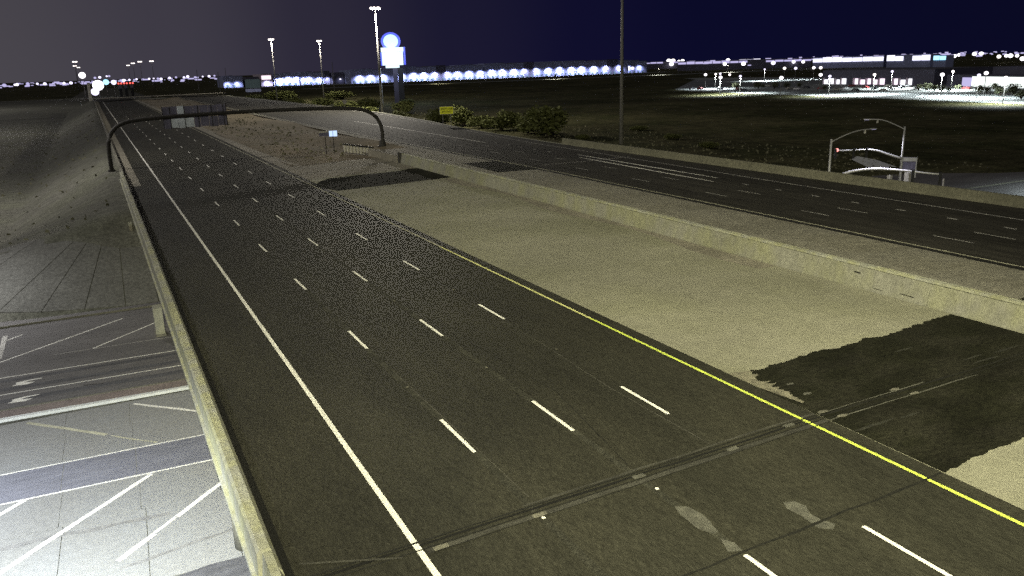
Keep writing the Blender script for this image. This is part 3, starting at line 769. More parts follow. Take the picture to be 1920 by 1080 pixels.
for (x, y), lab in (((60.9, 1260.6), 'third of the four distant round lamps in a rising row above the road end'), ((74.6, 1237.6), 'rightmost of the four distant round lamps in a row above the road end'), ((58.6, 1402.7), 'second of the four distant round lamps above the road end'), ((62.6, 1664.4), 'leftmost and lowest of the four distant round lamps above the road end'),
                    ((-18.9, 1142.3), 'topmost lamp in the small stack of far lamps over the left barrier'), ((-23.1, 1553.6), 'lowest lamp in the small stack of far lamps over the left barrier'), ((-19.3, 1811.0), 'right hand lamp in the small stack of far lamps over the left barrier')):
    mast(x, y, -7, 39, lab, 0, headscale=1.7)
mast(-85, 330, -7, 39, 'added unseen mast light far out left of the view', 90000, col=(1, .95, .95))  # added out of view to brighten the left field
mast(-130, 620, -7, 39, 'added unseen mast light farthest out left of the view', 200000, col=(1, .95, .95))  # second unseen mast, added for the far left ground
# mast behind the camera that lights this stretch
t = mast(-14.0, -48.0, -7, 43, 'tall floodlight mast standing behind the view left of the freeway', 95000, group='tall lighting masts', col=(1, .96, .72))
lamp('flood_beam', 'SPOT', (0, 0, 42.5), 600000, (1, .95, .66), 1.2, t, 54, (30.0, 62.0, -35.5), 1.0)
mast(-32.0, 118.0, -7, 38, 'added unseen mast light in the field left of the view', 48000, group='tall lighting masts', col=(1, .95, .90))  # added out of view to lift the left bank and far lanes

# slim unlit posts on the horizon
for (x, y, h, lab) in ((-8.9, 575, 16, 'pale square post at the left end of the far barrier'), (158, 1150, 26, 'slim dark pole rising left of the warehouse row'), (105, 1000, 24, 'thin dark pole above the road right of the round lamps'), (128, 1000, 21, 'slim unlit pole left of the dark board'), (210, 800, 27, 'thin dark pole between the two lit masts')):
    t = empty('utility_pole', (x, y, -7)); tag(t, lab, 'pole')
    r_ = 1.0 if x < 0 else .35
    bb = MB(); bb.tube([(0, 0, 0), (0, 0, h)], [r_, r_ * .8], 8); bb.build('shaft', M['barrel'] if x < 0 else M['galv_dull'], t)
    bb = MB(); bb.tube([(0, 0, h), (0, 0, h + .3)], r_ * 1.1, 8); bb.build('cap', M['galv_dull'], t)

# ------------------------------------------------------------------ street lights and signals by the ramp
def street_light(x, y, zb, h, direction, label, power, outl=4.3, rise=1.1, spotang=125, col=(.86, .90, 1.0), lit_head=True, rad=.12):
    t = empty('street_light', (x, y, zb)); tag(t, label, 'street light')
    d_ = Vector(direction).normalized()
    bb = MB(); bb.tube([(0, 0, 0), (0, 0, h)], [rad * 1.35, rad], 10); bb.build('pole', M['galv'], t, True)
    P = smooth([(0, 0, h - .35), tuple(d_ * outl * .30 + Vector((0, 0, h + rise * .35))), tuple(d_ * outl * .6 + Vector((0, 0, h + rise * .9))), tuple(d_ * outl * .8 + Vector((0, 0, h + rise))), tuple(d_ * outl + Vector((0, 0, h + rise)))], 1)
    bb = MB(); bb.tube(P, rad * .55, 8); bb.build('arm', M['galv'], t, True)
    e_ = d_ * outl + Vector((0, 0, h + rise))
    hd = empty('luminaire', tuple(e_), math.atan2(d_.y, d_.x)); hd.parent = t
    bb = MB(); bb.box(-.1, .75, -.16, .16, -.04, .09); bb.build('housing', M['galv'], hd)
    bb = MB(); bb.box(.08, .68, -.12, .12, -.07, -.045); bb.build('lens', M['lamp_dim'], hd)
    bb = MB(); q_ = d_ * (outl - 1.0) + Vector((0, 0, h + rise - .3)); bb.tube([tuple(q_ + Vector((0, 0, .25))), tuple(q_ - Vector((0, 0, .15)))], [.07, .16], 8); bb.build('camera_dome', M['barrel'], t)
    if power: lamp('street_lamp_glow', 'SPOT', tuple(e_ + d_ * .35 - Vector((0, 0, .12))), power, col, .25, t, spotang, (0, 0, -1), .5)
    return t
pA = street_light(68.4, 46.95, -7, 9.95, (.995, -.04, 0), 'white street light with its arm curving right, left of the signal mast', 0, 6.4, .8)
pB = street_light(86.85, 51.3, -7, 10.1, (-.62, .79, 0), 'taller white street light on the signal pole, its arm curving left', 0, 4.4, .95)
def signal_head(loc, n, parent, red=False, rz=0):
    h_ = empty('signal_head', loc, rz); h_.parent = parent
    bb = MB(); bb.box(-.24, .24, -.14, .14, -1.15, .15); bb.build('housing', M['black'], h_)
    if red: bb = MB(); bb.ball((0, -.18, -.02), .24, 1, 10, 6); bb.build('lens', M['signal_red'], h_)
    return h_
def mast_arm(name, base, pts, label, heads, rad):
    t = empty(name, base); tag(t, label, 'traffic signal')
    P = [Vector(p) - Vector(base) for p in pts]
    n = len(P) * 2
    sm = smooth(P, 1)
    bb = MB(); bb.tube(sm, [rad * (1 - .55 * i / (len(sm) - 1)) for i in range(len(sm))], 10); bb.build('mast_arm', M['galv'], t, True)
    for (x, y, z, red) in heads:
        signal_head((x - base[0], y - base[1], z - base[2]), 3, t, red, .9 if red else .7)
    return t, P
mA, P_ = mast_arm('traffic_signal', (86.75, 51.15, -7), [(86.75, 51.15, -1.15), (85.5, 52.9, -.5), (84.9, 53.6, -.15), (84.2, 54.6, .02), (83.0, 56.1, -.15), (81.6, 57.8, -.22)], 'white signal mast arm with a glowing red light at its left tip', [(81.5, 57.8, -.12, True), (83.0, 56.0, -.1, False), (84.0, 54.7, .05, False)], .17)
bb = MB(); bb.tube([(0, 0, 0), (0, 0, 6.0)], .13, 10); bb.build('upright', M['galv'], mA)
mB_, P_ = mast_arm('traffic_signal', (61.4, 39.9, -7), [(61.4, 39.9, -.35), (62.1, 38.9, .3), (62.9, 38.0, .6), (63.9, 36.8, .78), (65.5, 34.8, .68), (67.0, 32.8, .42), (67.8, 31.7, .36)], 'long bright signal mast arm reaching right just above the parapet', [(66.15, 33.9, .55, False), (67.7, 31.85, .45, False)], .18)
bb = MB(); bb.tube([(0, 0, 0), (0, 0, 7.0)], .16, 10); bb.build('upright', M['galv'], mB_)
# LED lamps over the ramp corner that light both arms
def lamp_post(x, y, zb, h, label, power, col, spotang=150, rad=.4):
    t = empty('street_light', (x, y, zb)); tag(t, label, 'street light')
    bb = MB(); bb.tube([(0, 0, 0), (0, 0, h)], [.16, .10], 8); bb.build('pole', M['galv_dull'], t)
    bb = MB(); bb.box(-.25, .8, -.18, .18, h, h + .14); bb.build('head', M['galv_dull'], t)
    lamp('street_lamp_glow', 'SPOT', (.4, 0, h - .15), power, col, rad, t, spotang, (0, 0, -1), .7)
    return t
lamp('luminaire_glow', 'SPOT', (75.2, 46.7, 3.25), 2500, (.82, .84, 1.0), .2, None, 140, (0, 0, -1), .6)
lamp('luminaire_glow', 'SPOT', (84.2, 54.6, 3.75), 3200, (.82, .82, 1.0), .2, None, 140, (0, 0, -1), .6)
lamp('luminaire_glow', 'SPOT', (64.3, 36.4, 3.4), 3200, (.80, .78, 1.0), .2, None, 130, (0, 0, -1), .6)
# cabinets and sign board at the pole foot
t = empty('signal_cabinet', (88.2, 51.0, -7)); tag(t, 'white signal controller cabinet beside the taller street light', 'cabinet')
bb = MB(); bb.box(-.45, .5, -.35, .35, .25, 3.9); bb.build('body', M['barrel'], t)
bb = MB(); bb.box(-.55, .6, -.45, .45, 0, .24); bb.build('plinth', M['dark_conc'], t)
t = empty('signal_cabinet', (85.9, 52.2, -7)); tag(t, 'narrow pale utility cabinet left of the taller street light', 'cabinet')
bb = MB(); bb.box(-.2, .25, -.25, .25, .2, 3.6); bb.build('body', M['barrel'], t)
bb = MB(); bb.box(-.3, .35, -.3, .3, 0, .19); bb.build('plinth', M['dark_conc'], t)
t = empty('road_sign', (88.1, 51.1, -7), -.9); tag(t, 'grey backed square road sign mounted right of the signal pole', 'road sign')
bb = MB(); bb.box(-.9, .95, 0, .05, 4.3, 5.95); bb.build('board', M['signback'], t)
bb = MB(); bb.box(-.85, .9, -.02, -.005, 5.4, 5.9); bb.build('trim', M['galv'], t)
bb = MB(); bb.box(.85, .98, -.06, .08, 3.2, 5.95); bb.build('post', M['galv'], t)
# pale ramp island and ramp pavement by the signals
bb = MB(); bb.poly([(x, y, ZS + .02) for x, y in ((96, 34), (300, 20), (300, 30), (160, 44), (122, 60), (112, 68), (104, 70), (97, 60), (92, 46))]); t = bb.build('street_corner', M['street']); tag(t, kind='structure')
bb = MB(); bb.poly([(x, y, ZS + .14) for x, y in ((111, 76), (116, 74.5), (122, 84), (124, 90), (119, 87))]); t = bb.build('traffic_island', M['curb']); tag(t, kind='structure')
t = empty('bollard', (97.5, 52.3, -7)); tag(t, 'thin white marker post on the pale ramp corner right of the signals', 'marker post')
bb = MB(); bb.tube([(0, 0, 0), (0, 0, 1.9)], .12, 8); bb.build('post', M['barrel'], t)
bb = MB(); bb.tube([(0, 0, 1.9), (0, 0, 2.1)], [.14, .05], 8); bb.build('cap', M['barrel'], t)
lamp_post(112, 30, -7, 9.5, 'street lamp right of the view lighting the ramp corner', 160000, (.80, .95, 1.0))
# street lamps along Northern Ave left of the view, lighting the concrete pavement
lamp_post(-17.5, 2.5, -7, 9.6, 'street lamp below left of the view over the bright concrete pavement', 34000, (.88, .94, 1.0), 178, .5)
lamp_post(-26, 17, -7, 9.6, 'street lamp left of the view on the bright side of the street', 17000, (.80, .86, 1.0), 178, .5)
lamp_post(-27, 55.0, -7, 9.6, 'street lamp left of the view on the far side of the street', 7500, (.95, .95, 1.0), 178, .5)

# ------------------------------------------------------------------ shrubs
def crown_mesh(name, seed, n, m_, leaf=.16, flat=.75):
    r_ = random.Random(seed); bb = MB()
    lobes = [(r_.uniform(-.32, .32), r_.uniform(-.32, .32), r_.uniform(.35, .72), r_.uniform(.22, .40)) for _ in range(9)]
    for i in range(n):
        lx, ly, lz, lr = r_.choice(lobes)
        v = Vector((r_.gauss(0, 1), r_.gauss(0, 1), r_.gauss(0, 1))).normalized() * lr * r_.uniform(.45, 1.1)
        c = Vector((lx, ly, lz)) + v
        if c.z < .02: c.z = .02 + abs(c.z) * .3
        a = Vector((r_.gauss(0, 1), r_.gauss(0, 1), r_.gauss(0, .7))).normalized(); b2 = a.cross(Vector((r_.gauss(0, 1), r_.gauss(0, 1), r_.gauss(0, 1)))).normalized()
        s_ = leaf * r_.uniform(.25, .6)
        bb.quad(tuple(c - a * s_), tuple(c + b2 * s_ * .6), tuple(c + a * s_), tuple(c - b2 * s_ * .6))
    me = bpy.data.meshes.new(name); me.from_pydata(bb.v, [], bb.f); me.materials.append(m_); me.update(); return me
def stem_mesh(seed, n=6):
    r_ = random.Random(seed); bb = MB()
    for i in range(n):
        a = 2 * math.pi * i / n + r_.uniform(-.3, .3); e_ = (math.cos(a) * r_.uniform(.1, .3), math.sin(a) * r_.uniform(.1, .3), r_.uniform(.4, .7))
        bb.tube([(0, 0, -.05), (e_[0] * .4, e_[1] * .4, e_[2] * .5), e_], [.03, .02, .008], 5)
    return bb.mesh('stem', M['wood'])
crowns = [crown_mesh('crown', 50 + i, 2200, M['leaf'], .12) for i in range(4)]
crowns_p = [crown_mesh('crown', 80 + i, 500, M['leaf_pale'], .16) for i in range(2)]
crowns_b = crown_mesh('crown', 97, 900, mat('dull_bank_leaves', (.115, .115, .08), .95, scales=((1.5, .3),), spec=.05), .13)
stems = [stem_mesh(i) for i in range(2)]
SH = [(103.0, 176.6, -7, 12.6, 8.6), (103.6, 190.2, -7, 9.0, 4.8), (103.3, 207.2, -7, 11.0, 5.6), (102.4, 234.1, -7, 10.5, 7.0), (102.9, 220.1, -7, 8.0, 4.2), (72.5, 183.8, -2.0, 7.0, 4.6), (111.9, 322.7, -7.0, 9.7, 5.3), (114.5, 372.9, -7.0, 13.7, 6.0), (75.5, 256.7, -2, 7.7, 3.1), (74.9, 283.0, -2, 10.4, 3.7), (73.2, 314.8, -2, 11.4, 3.7), (74.5, 363.0, -2, 11.9, 4.2), (107.0, 560.7, -7.0, 20, 7.0), (73.9, 469.1, -2, 11.2, 3.9), (144.8, 539.9, -7.0, 19.3, 5.4), (145.5, 412.4, -7.0, 7.9, 3.0), (104.1, 161.3, -7.0, 3.7, 1.4), (120.8, 144.5, -7.0, 4.2, 1.4), (114.1, 122.3, -7.0, 4.5, 1.5), (131.6, 173.3, -7.0, 4.8, 1.6),
      (80, 128, -3.2, 3.0, 1.6), (79.5, 152, -3.5, 4.5, 2.4), (74, 215, -2.6, 6, 2.6)]
shl = ['largest leafy shrub, tallest on the bank beyond the far lanes', 'medium shrub just left of the largest leafy shrub', 'broad shrub between the largest shrub and the yellow sign', 'dark shrub directly right of the yellow sign posts', 'small shrub between two bigger ones right of the yellow sign', 'dark shrub standing left of the yellow sign', 'wide dark shrub under the glowing pylon sign', 'very wide low shrub left of the pylon columns', 'low shrub on the bank just past the gantry foot', 'low wide shrub behind the top of the gantry arch', 'low wide shrub right of the shield route marker', 'low wide shrub left of the shield route marker', 'big far shrub in front of the dark board', 'olive shrub at the top end of the far lanes', 'very wide far thicket below the warehouse', 'lone small shrub right of the pylon foot', 'tiny shrub in the dark field by the tall thin mast', 'tiny shrub in the dark field right of the mast', 'tiny shrub in the dark field toward the signals', 'tiny far shrub out in the dark field', 'small shrub on the bank right beside the largest one', 'low shrub on the bank left of the largest one', 'low shrub on the bank far left of the yellow sign']
for k, (x, y, z, w, h) in enumerate(SH):
    zz = H(x, y)
    t = empty('shrub', (x, y, zz - .05), random.uniform(0, 6)); t.scale = (w * .95, w * .95, h * 1.05)
    tag(t, shl[k], 'shrub', 'desert shrubs on the banks')
    place('crown', crowns[k % 4] if x > 0 else crowns_b, t); place('stem', stems[k % 2], t)
# ground tufts on banks and field
b = MB(); q = random.Random(77)
for i in range(11000):
    s_ = q.random()
    if s_ < .42: x = q.uniform(60, 130) ; y = q.uniform(20, 330)
    elif s_ < .45: x = q.uniform(-34, -9.2); y = q.uniform(61, 330)
    elif s_ < .50: x = q.uniform(14.5, 32); y = q.uniform(90, 230)
    else: x = q.uniform(60, 84); y = q.uniform(70, 230)
    if x > 50 and (x < xr(y) + 1.4 or (y < 66)): continue
    if -34 < x < -8 and y < 66 and x > -30: continue
    z = H(x, y) if not (14 < x < 33) else .0
    a = q.uniform(0, 3.14); h = q.uniform(.12, .38); w = q.uniform(.1, .35)
    dx, dy = math.cos(a) * w, math.sin(a) * w
    lx, ly = q.uniform(-.1, .1), q.uniform(-.1, .1)
    b.quad((x - dx, y - dy, z), (x + dx, y + dy, z), (x + dx * .6 + lx, y + dy * .6 + ly, z + h), (x - dx * .5 + lx, y - dy * .5 + ly, z + h * .8))
me = bpy.data.meshes.new('dry_grass'); me.from_pydata(b.v, [], b.f); me.materials.append(mat('dry_grass_tufts', (.16, .155, .10), 1, scales=((1.5, .4),), spec=.05)); me.update()
gr = bpy.data.objects.new('dry_grass', me); C.objects.link(gr); tag(gr, 'sparse dry tufts scattered over the banks and the median', 'grass', kind='stuff')

# ------------------------------------------------------------------ glowing pylon sign
PX, PY = 147.3, 434.0
ang = math.atan2(PX - CAM.x, PY - CAM.y)
t = empty('pylon_sign', (PX, PY, -7), -ang); tag(t, 'very tall pylon sign glowing white with a blue fringe above dark columns', 'pylon sign')
bb = MB(); bb.box(-.3, 2.4, -.6, .6, 0, 19.8); bb.build('column', mat('pylon_cladding', (.05, .045, .06), .8, scales=((.3, .2),)), t)
bb = MB(); bb.box(2.5, 5.4, -.9, .9, 0, 19.8); bb.build('column', M['black'], t)
bb = MB(); bb.box(-6.3, 6.3, -1.0, 1.0, 28.6, 30.9); bb.build('upper_cabinet', M['pylon_face'], t)
bb = MB(); bb.box(-5.9, 5.9, -1.0, 1.0, 21.2, 28.3); bb.build('lower_cabinet', M['pylon_face'], t)
bb = MB(); bb.box(-4.2, 3.6, -.9, .9, 19.7, 21.15); bb.build('reader_board', M['pylon_face'], t)
bb = MB(); bb.box(-6.2, 6.2, -.8, .8, 28.31, 28.59); bb.build('spacer', M['wall'], t)
bb = MB(); bb.box(6.31, 7.3, -.9, .9, 21.3, 31.0); bb.box(-6.7, -5.91, -.9, .9, 21.2, 28.3); bb.build('halo_band', M['pylon_halo'], t)  # blue side bands imitate the bloom around the sign
bb = MB()
n = 20; ring = [(4.1 * math.cos(2 * math.pi * i / n) - .5, 34.3 + 3.7 * math.sin(2 * math.pi * i / n)) for i in range(n)]
bb.poly([(x, -.8, z) for x, z in ring]); bb.poly([(x, .8, z) for x, z in reversed(ring)])
for i in range(n):
    a, c = ring[i], ring[(i + 1) % n]; bb.quad((a[0], -.8, a[1]), (c[0], -.8, c[1]), (c[0], .8, c[1]), (a[0], .8, a[1]))
bb.build('round_top', M['pylon_top'], t)
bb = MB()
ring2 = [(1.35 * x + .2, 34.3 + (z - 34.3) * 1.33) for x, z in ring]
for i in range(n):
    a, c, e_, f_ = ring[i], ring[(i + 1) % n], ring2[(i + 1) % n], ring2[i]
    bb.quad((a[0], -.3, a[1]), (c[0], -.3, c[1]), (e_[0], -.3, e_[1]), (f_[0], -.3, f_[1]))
bb.build('halo_ring', M['pylon_halo'], t)  # glowing ring stands in for the blue bloom round the top
lamp('sign_glow', 'POINT', (0, -14, 29), 22000, (.6, .72, 1.0), 3, t)
t = empty('flag_pole', (138.2, 430, -7)); tag(t, 'thin white pole standing just left of the pylon columns', 'pole')
bb = MB(); bb.tube([(0, 0, 0), (0, 0, 19)], [.4, .3], 8); bb.build('shaft', M['barrel'], t)
bb = MB(); bb.ball((0, 0, 19.3), .5); bb.build('finial', M['barrel'], t)
t = empty('utility_box', (158, 452, -7)); tag(t, 'small dark box on the ground right of the pylon foot', 'utility box')
bb = MB(); bb.box(-1.6, 1.6, -1, 1, 0, 2.6); bb.build('body', M['black'], t)
bb = MB(); bb.box(-1.8, 1.8, -1.2, 1.2, 2.6, 2.8); bb.build('lid', M['steel_dark'], t)

# ------------------------------------------------------------------ warehouse rows
def wall_light(parent, x, y, z, power, mesh, col=(.62, .66, 1.0)):
    place('wall_light', mesh, parent, (x, y, z))
    if power: lamp('wall_glow', 'SPOT', (x, y - 5.0, z + .8), power * .62, col, .5, parent, 158, (0, .6, -.8), 1.0)
wl = MB(); wl.box(-.9, .9, -1.3, -.3, -.5, .5); wlm = wl.mesh('wall_light', M['lamp'])
wl = MB(); wl.box(-.6, .6, -1.0, -.3, -.9, .9); wlm2 = wl.mesh('wall_light', M['lamp_violet'])
dmesh = MB(); dmesh.box(-1.6, 1.6, -.25, -.02, 0, 3.6); dmesh = dmesh.mesh('dock_door', M['door'])
def warehouse(x0, x1, y, ztop, label, steps, lights, m_=None, depth=60, power=9000, zl=1.4, doors=True):
    t = empty('warehouse', (x0, y, -7)); tag(t, label, 'warehouse', 'long lit warehouses across the field')
    w = x1 - x0; h = ztop + 7
    n = max(1, steps); 
    for i in range(n):
        a, c = w * i / n, w * (i + 1) / n
        hh = h + (.9 if i % 3 == 1 else -.6 if i % 3 == 2 else 0)
        bb = MB(); bb.box(a + .1, c - .1, .4 if i % 2 else 0, depth, 0, hh)
        bb.build('wall_panel', (m_ or M['wall']) if (i * 7) % 5 != 3 else M['wall_dark'], t)
        bb = MB(); bb.box(a + .3, c - .3, .5, 1.6, hh + .02, hh + .5); bb.build('parapet', M['roof'], t)
    if doors:
        k = 0; x = 5
        while x < w - 4: place('dock_door', dmesh, t, (x, -.02, 0)); x += 8.5; k += 1
    for lx, vz in lights: wall_light(t, lx - x0, 0, zl + 7 + vz, power, wlm)
    return t
warehouse(158, 184, 1180, 8.0, 'small pale building at the left end of the warehouse row', 4, [(163, -3), (176, -3)], power=14000)
warehouse(188, 206, 1180, 6.0, 'low dark building between two pale ones in the warehouse row', 1, [(198, -4)], M['wall_dark'], power=4000, doors=False)
tp = warehouse(208, 224, 1178, 9.6, 'pinkish glowing entrance block in the warehouse row', 1, [(216, -3)], M['wall_pink'], power=16000, doors=False)
bb = MB(); bb.box(1.5, 14, -.5, -.05, 9.5, 14.5); bb.build('lit_panel', M['winpink'], tp)
warehouse(226, 262, 1180, 9.2, 'violet lit warehouse left of the two lit masts', 3, [(230, -1), (236, 0), (247, 1), (258, 1)], power=36000)
warehouse(264, 306, 1178, 10.2, 'pale warehouse with dark window bays below the right lit mast', 5, [(268, 0), (276, 0), (290, -1), (302, -1)], power=26000)
warehouse(308, 322, 1160, 8.5, 'dark unlit bay just left of the pylon lamps', 1, [(316, -2)], M['wall_dark'], power=2000, doors=False)
warehouse(323, 389, 1130, 11.5, 'lit warehouse behind the glowing pylon sign', 4, [(336, 0), (352, 0), (370, .5)], power=44000)
xs_w = [398, 417, 433, 451, 470, 487, 506, 525]
warehouse(391, 530, 1130, 13.2, 'long warehouse right of the pylon with evenly spaced wall lamps', 9, [(x, 1) for x in xs_w], power=52000)
xs_w = [544, 562, 582, 601, 621, 643, 664]
warehouse(532, 668, 1130, 14.4, 'long warehouse in the middle of the row with evenly spaced wall lamps', 8, [(x, 2) for x in xs_w], power=52000)
xs_w = [686, 705, 728, 752, 776]
warehouse(670, 796, 1130, 14.6, 'tall right end of the warehouse row ending by the thin mast', 6, [(x, 2.2) for x in xs_w], power=60000)
tp = warehouse(800, 848, 1150, 12.5, 'narrow pale block right of the thin mast at the row end', 3, [(810, 1), (832, 1)], power=24000)

# ground strips: service roads lit pale between field and warehouses
def patch(name, pts, m_, z, kind='structure'):
    bb = MB(); bb.poly([(x, y, z) for x, y in pts]); o = bb.build(name, m_); tag(o, kind=kind); return o
patch('service_road', [(150, 1095), (860, 1095), (860, 1129), (150, 1129)], M['lot'], -6.97)
patch('dirt_track', [(205, 905), (330, 905), (480, 895), (780, 880), (1100, 900), (1100, 930), (780, 905), (480, 915), (330, 925), (205, 925)], M['lot'], -6.96)
patch('dirt_track', [(-8, 885), (60, 880), (62, 890), (-8, 896)], M['bank'], -6.95)
patch('cross_street', [(-400, 462), (-8.7, 462), (-8.7, 476), (-400, 478)], M['bank'], -6.95)
for (x0, x1, y0, y1, z) in ((-7.1, 61, 462, 480, .35), ): patch('overpass_approach_slab', [(x0, y0, ), (x1, y0 + 20), (x1, y1 + 20), (x0, y1)], M['slab'], 1.55)
patch('far_road', [(-30, 700), (40, 700), (45, 1600), (-10, 1600)], M['bank'], -6.95)

for k, x in enumerate((360, 520, 680, 800)): lamp_post(x, 893, -7, 9.5, 'added lamp brightening the pale track before the warehouses, ' + ['first', 'second', 'third', 'fourth'][k] + ' from the left', 45000, (1.0, .95, .82), 150, .5)  # lamp posts added to brighten the pale track
# bright buildings and far facades on the right
def far_block(x0, y0, x1, y1, z0, z1, m_, label, cat='building', dep=12, lit=None, group='lit far buildings on the right'):
    d_ = Vector((x1 - x0, y1 - y0)); L_ = d_.length; a = math.atan2(d_.y, d_.x)
    t = empty('far_building', (x0, y0, -7), a); tag(t, label, cat, group)
    bb = MB(); bb.box(0, L_, 0 if True else 0, dep, 0, z1 + 7); bb.build('wall', m_, t)
    if lit:
        n = max(2, int(L_ / 14)); r_ = random.Random(int(x0))
        for i in range(n):
            if r_.random() < .12: continue
            bb = MB(); bb.box(L_ * i / n + .6, L_ * (i + 1) / n - .6, -.6, -.1, z0 + 7, z1 + 7 - r_.uniform(.5, 2.5)); bb.build('window', lit, t)
    return t
far_block(918, 1155, 1081, 1006, 4, 9, M['wall_dark'], 'long dim building with a violet roof line right of the thin mast', lit=M['lamp_dim'])
far_block(1010, 936, 1038, 828, 2, 9.5, M['wall'], 'brilliantly lit long building, left one of the two brightest strips', lit=M['strip'])
far_block(1001, 793, 995, 720, 2, 10, M['wall'], 'brilliantly lit building, right one of the two brightest strips', lit=M['strip'])
far_block(990, 712, 985, 690, 2, 8, M['wall'], 'small bluish lit building just right of the brightest strips', lit=M['lamp_cyan'])
far_block(1060, 1600, 1240, 1500, 5, 9, M['wall_dark'], 'far dim building behind the row of lamps', lit=M['lamp_dim'])
far_block(1180, 1290, 1200, 1250, 6, 10, M['wall_dark'], 'short bright panel among the far lamps', lit=M['strip'])

# far lamps
lampb = MB(); lampb.ball((0, 0, 0), 1, .85, 10, 6); lamp_meshes = {k: lampb.mesh('lamp_head', M[k]) for k in ('lamp', 'lamp_warm', 'lamp_violet', 'lamp_dim', 'lamp_cyan')}
pm = MB(); pm.tube([(0, 0, 0), (0, 0, 1)], .18, 6); pole_mesh = pm.mesh('pole', M['galv_dull'])
def far_lamp(x, y, z, rad, kind, label, group, base=-7):
    t = empty('street_lamp', (x, y, base)); tag(t, label, 'street lamp', group)
    p = place('pole', pole_mesh, t); p.scale = (1, 1, z - base)
    p = place('lamp_head', lamp_meshes[kind], t, (0, 0, z - base)); p.scale = (rad, rad, rad)
    return t
FL = [(644.8, 904.1, 3.0), (1226.3, 1686.8, 3.0), (1179.8, 1595.0, 3.0), (1294.2, 1720.9, 3.0), (1186.7, 1519.1, 3.0), (1136.7, 1425.1, 3.0), (987.8, 1215.2, 3.0), (1056.4, 1274.4, 3.0), (1080.8, 1282.9, 3.0), (1063.4, 1251.2, 3.0), (1033.2, 1195.8, 3.0), (944.6, 1064.3, 3.0), (1110.9, 1231.1, 3.0), (926.0, 999.5, 3.0), (1021.5, 1078.9, 3.0), (1079.9, 1115.8, 3.0), (952.9, 962.2, 3.0), (1096.9, 1083.8, 3.0), (1057.3, 1022.4, 3.0), (1021.3, 966.7, 3.0), (1333.3, 1719.3, 9.9), (1341.9, 1712.7, 9.6), (1353.5, 1703.6, 7.8), (1360.9, 1697.8, 8.9), (1447.2, 1625.3, 6.2), (1399.5, 1011.3, 3.0), (1336.7, 944.6, 3.0), (1566.1, 1088.3, 3.0), (1792.9, 1237.9, 3.8), (1810.5, 1212.3, 5.1), (1818.2, 1200.9, 5.3), (1191.2, 753.3, 3.0), (1312.6, 819.6, 3.0), (1291.8, 799.5, 3.0), (1262.2, 770.8, 3.0), (858.9, 513.2, 3.0), (1435.0, 1097.8, 3.0), (1685.0, 1379.7, 3.1), (1622.4, 1452.0, 3.5)]
q = random.Random(9)
for k, (x, y, z) in enumerate(FL):
    d_ = math.hypot(x, y)
    far_lamp(x, y, z, d_ * q.uniform(.0016, .0027), q.choice(['lamp', 'lamp', 'lamp_violet', 'lamp_warm', 'lamp']), 'bright far street lamp in the band of lights under the sky on the right', 'far street lamps right of the thin mast')
FR = [(-142.3, 1730.5, 3.0), (-129.6, 1790.8, 3.0), (-130.5, 1860.3, 3.0), (-122.2, 2042.8, 3.0), (-98.4, 1913.3, 3.0), (-81.7, 1822.5, 3.0), (-67.1, 1818.3, 3.0), (-48.2, 1789.6, 3.0), (-36.6, 1803.6, 3.0), (9.7, 2176.9, 10.8), (20.0, 2176.8, 11.6), (35.1, 2176.6, 13.6), (40.5, 2176.6, 13.8), (152.9, 2171.0, 3.5), (172.3, 2169.5, 5.4), (186.9, 2168.2, 6.2), (205.0, 2166.5, 5.6), (213.7, 2165.6, 7.2), (230.5, 2163.8, 4.8), (247.9, 2161.9, 6.1), (262.7, 2160.1, 6.3), (275.2, 2158.5, 7.1), (80, 2100, 4), (95, 2100, 5), (108, 2100, 4.2), (122, 2100, 5), (132, 2100, 5.5), (141, 2100, 4.6), (68, 2050, 4), (60, 1900, 4)]
for k, (x, y, z) in enumerate(FR):
    far_lamp(x, y, z, q.uniform(2.0, 3.6), 'lamp_violet' if k % 3 else 'lamp_dim', 'violet white far street lamp along the horizon on the left', 'far street lamps on the left horizon')
b = MB()
q = random.Random(19)
for i in range(240):       # countless weaker town lights beyond
    if q.random() < .35: x = q.uniform(-250, 330); y = q.uniform(2000, 2600); z = q.uniform(-5, 4)
    else:
        y = q.uniform(900, 1900); x = y * q.uniform(.85, 1.9); z = q.uniform(0, 9)
    w = math.hypot(x, y) * q.uniform(.0003, .0011); l = w * q.uniform(1, 4)
    b.box(x - l, x + l, y - w, y + w, z - w * .7, z + w * .7)
tl = b.build('town_lights', M['lamp_dim']); tag(tl, 'scatter of weak violet town lights along the horizon', 'lights', kind='stuff')

# ------------------------------------------------------------------ headlight glare at the near road's end, as oversized balls on added masts
def far_glare(x, y, zb, h, r_, label, key='lamp'):
    t = empty('glare_ball', (x, y, zb)); tag(t, label, 'glaring light')
    bb = MB(); bb.tube([(0, 0, 0), (0, 0, h)], .2, 8); bb.build('mast', M['galv_dull'], t)  # added mast carrying the glare ball
    bb = MB(); bb.ball((0, 0, h), r_, .95, 14, 9); bb.build('lamp_head', M[key], t, True)
    bb = MB(); bb.box(-1, 1, -.6, .6, 0, .8); bb.build('trailer', M['steel_dark'], t)
far_glare(-3.8, 877, -7, 5.9, 3.6, 'lower of the two glaring lights at the far end of the near road', 'lamp_violet')
far_glare(-.2, 880, -7, 11.8, 5.0, 'larger upper glaring light at the far end of the near road', 'lamp')
far_glare(7.5, 900, -7, 14.5, 2.8, 'cyan tinted glare just right of the largest far light', 'lamp_cyan')
far_glare(14.5, 900, -7, 14.0, 2.4, 'smaller white glare right of the cyan tinted light', 'lamp_violet')
far_glare(-12.5, 877, -7, 21.6, 3.0, 'white glare above the pale post at the far left barrier', 'lamp')
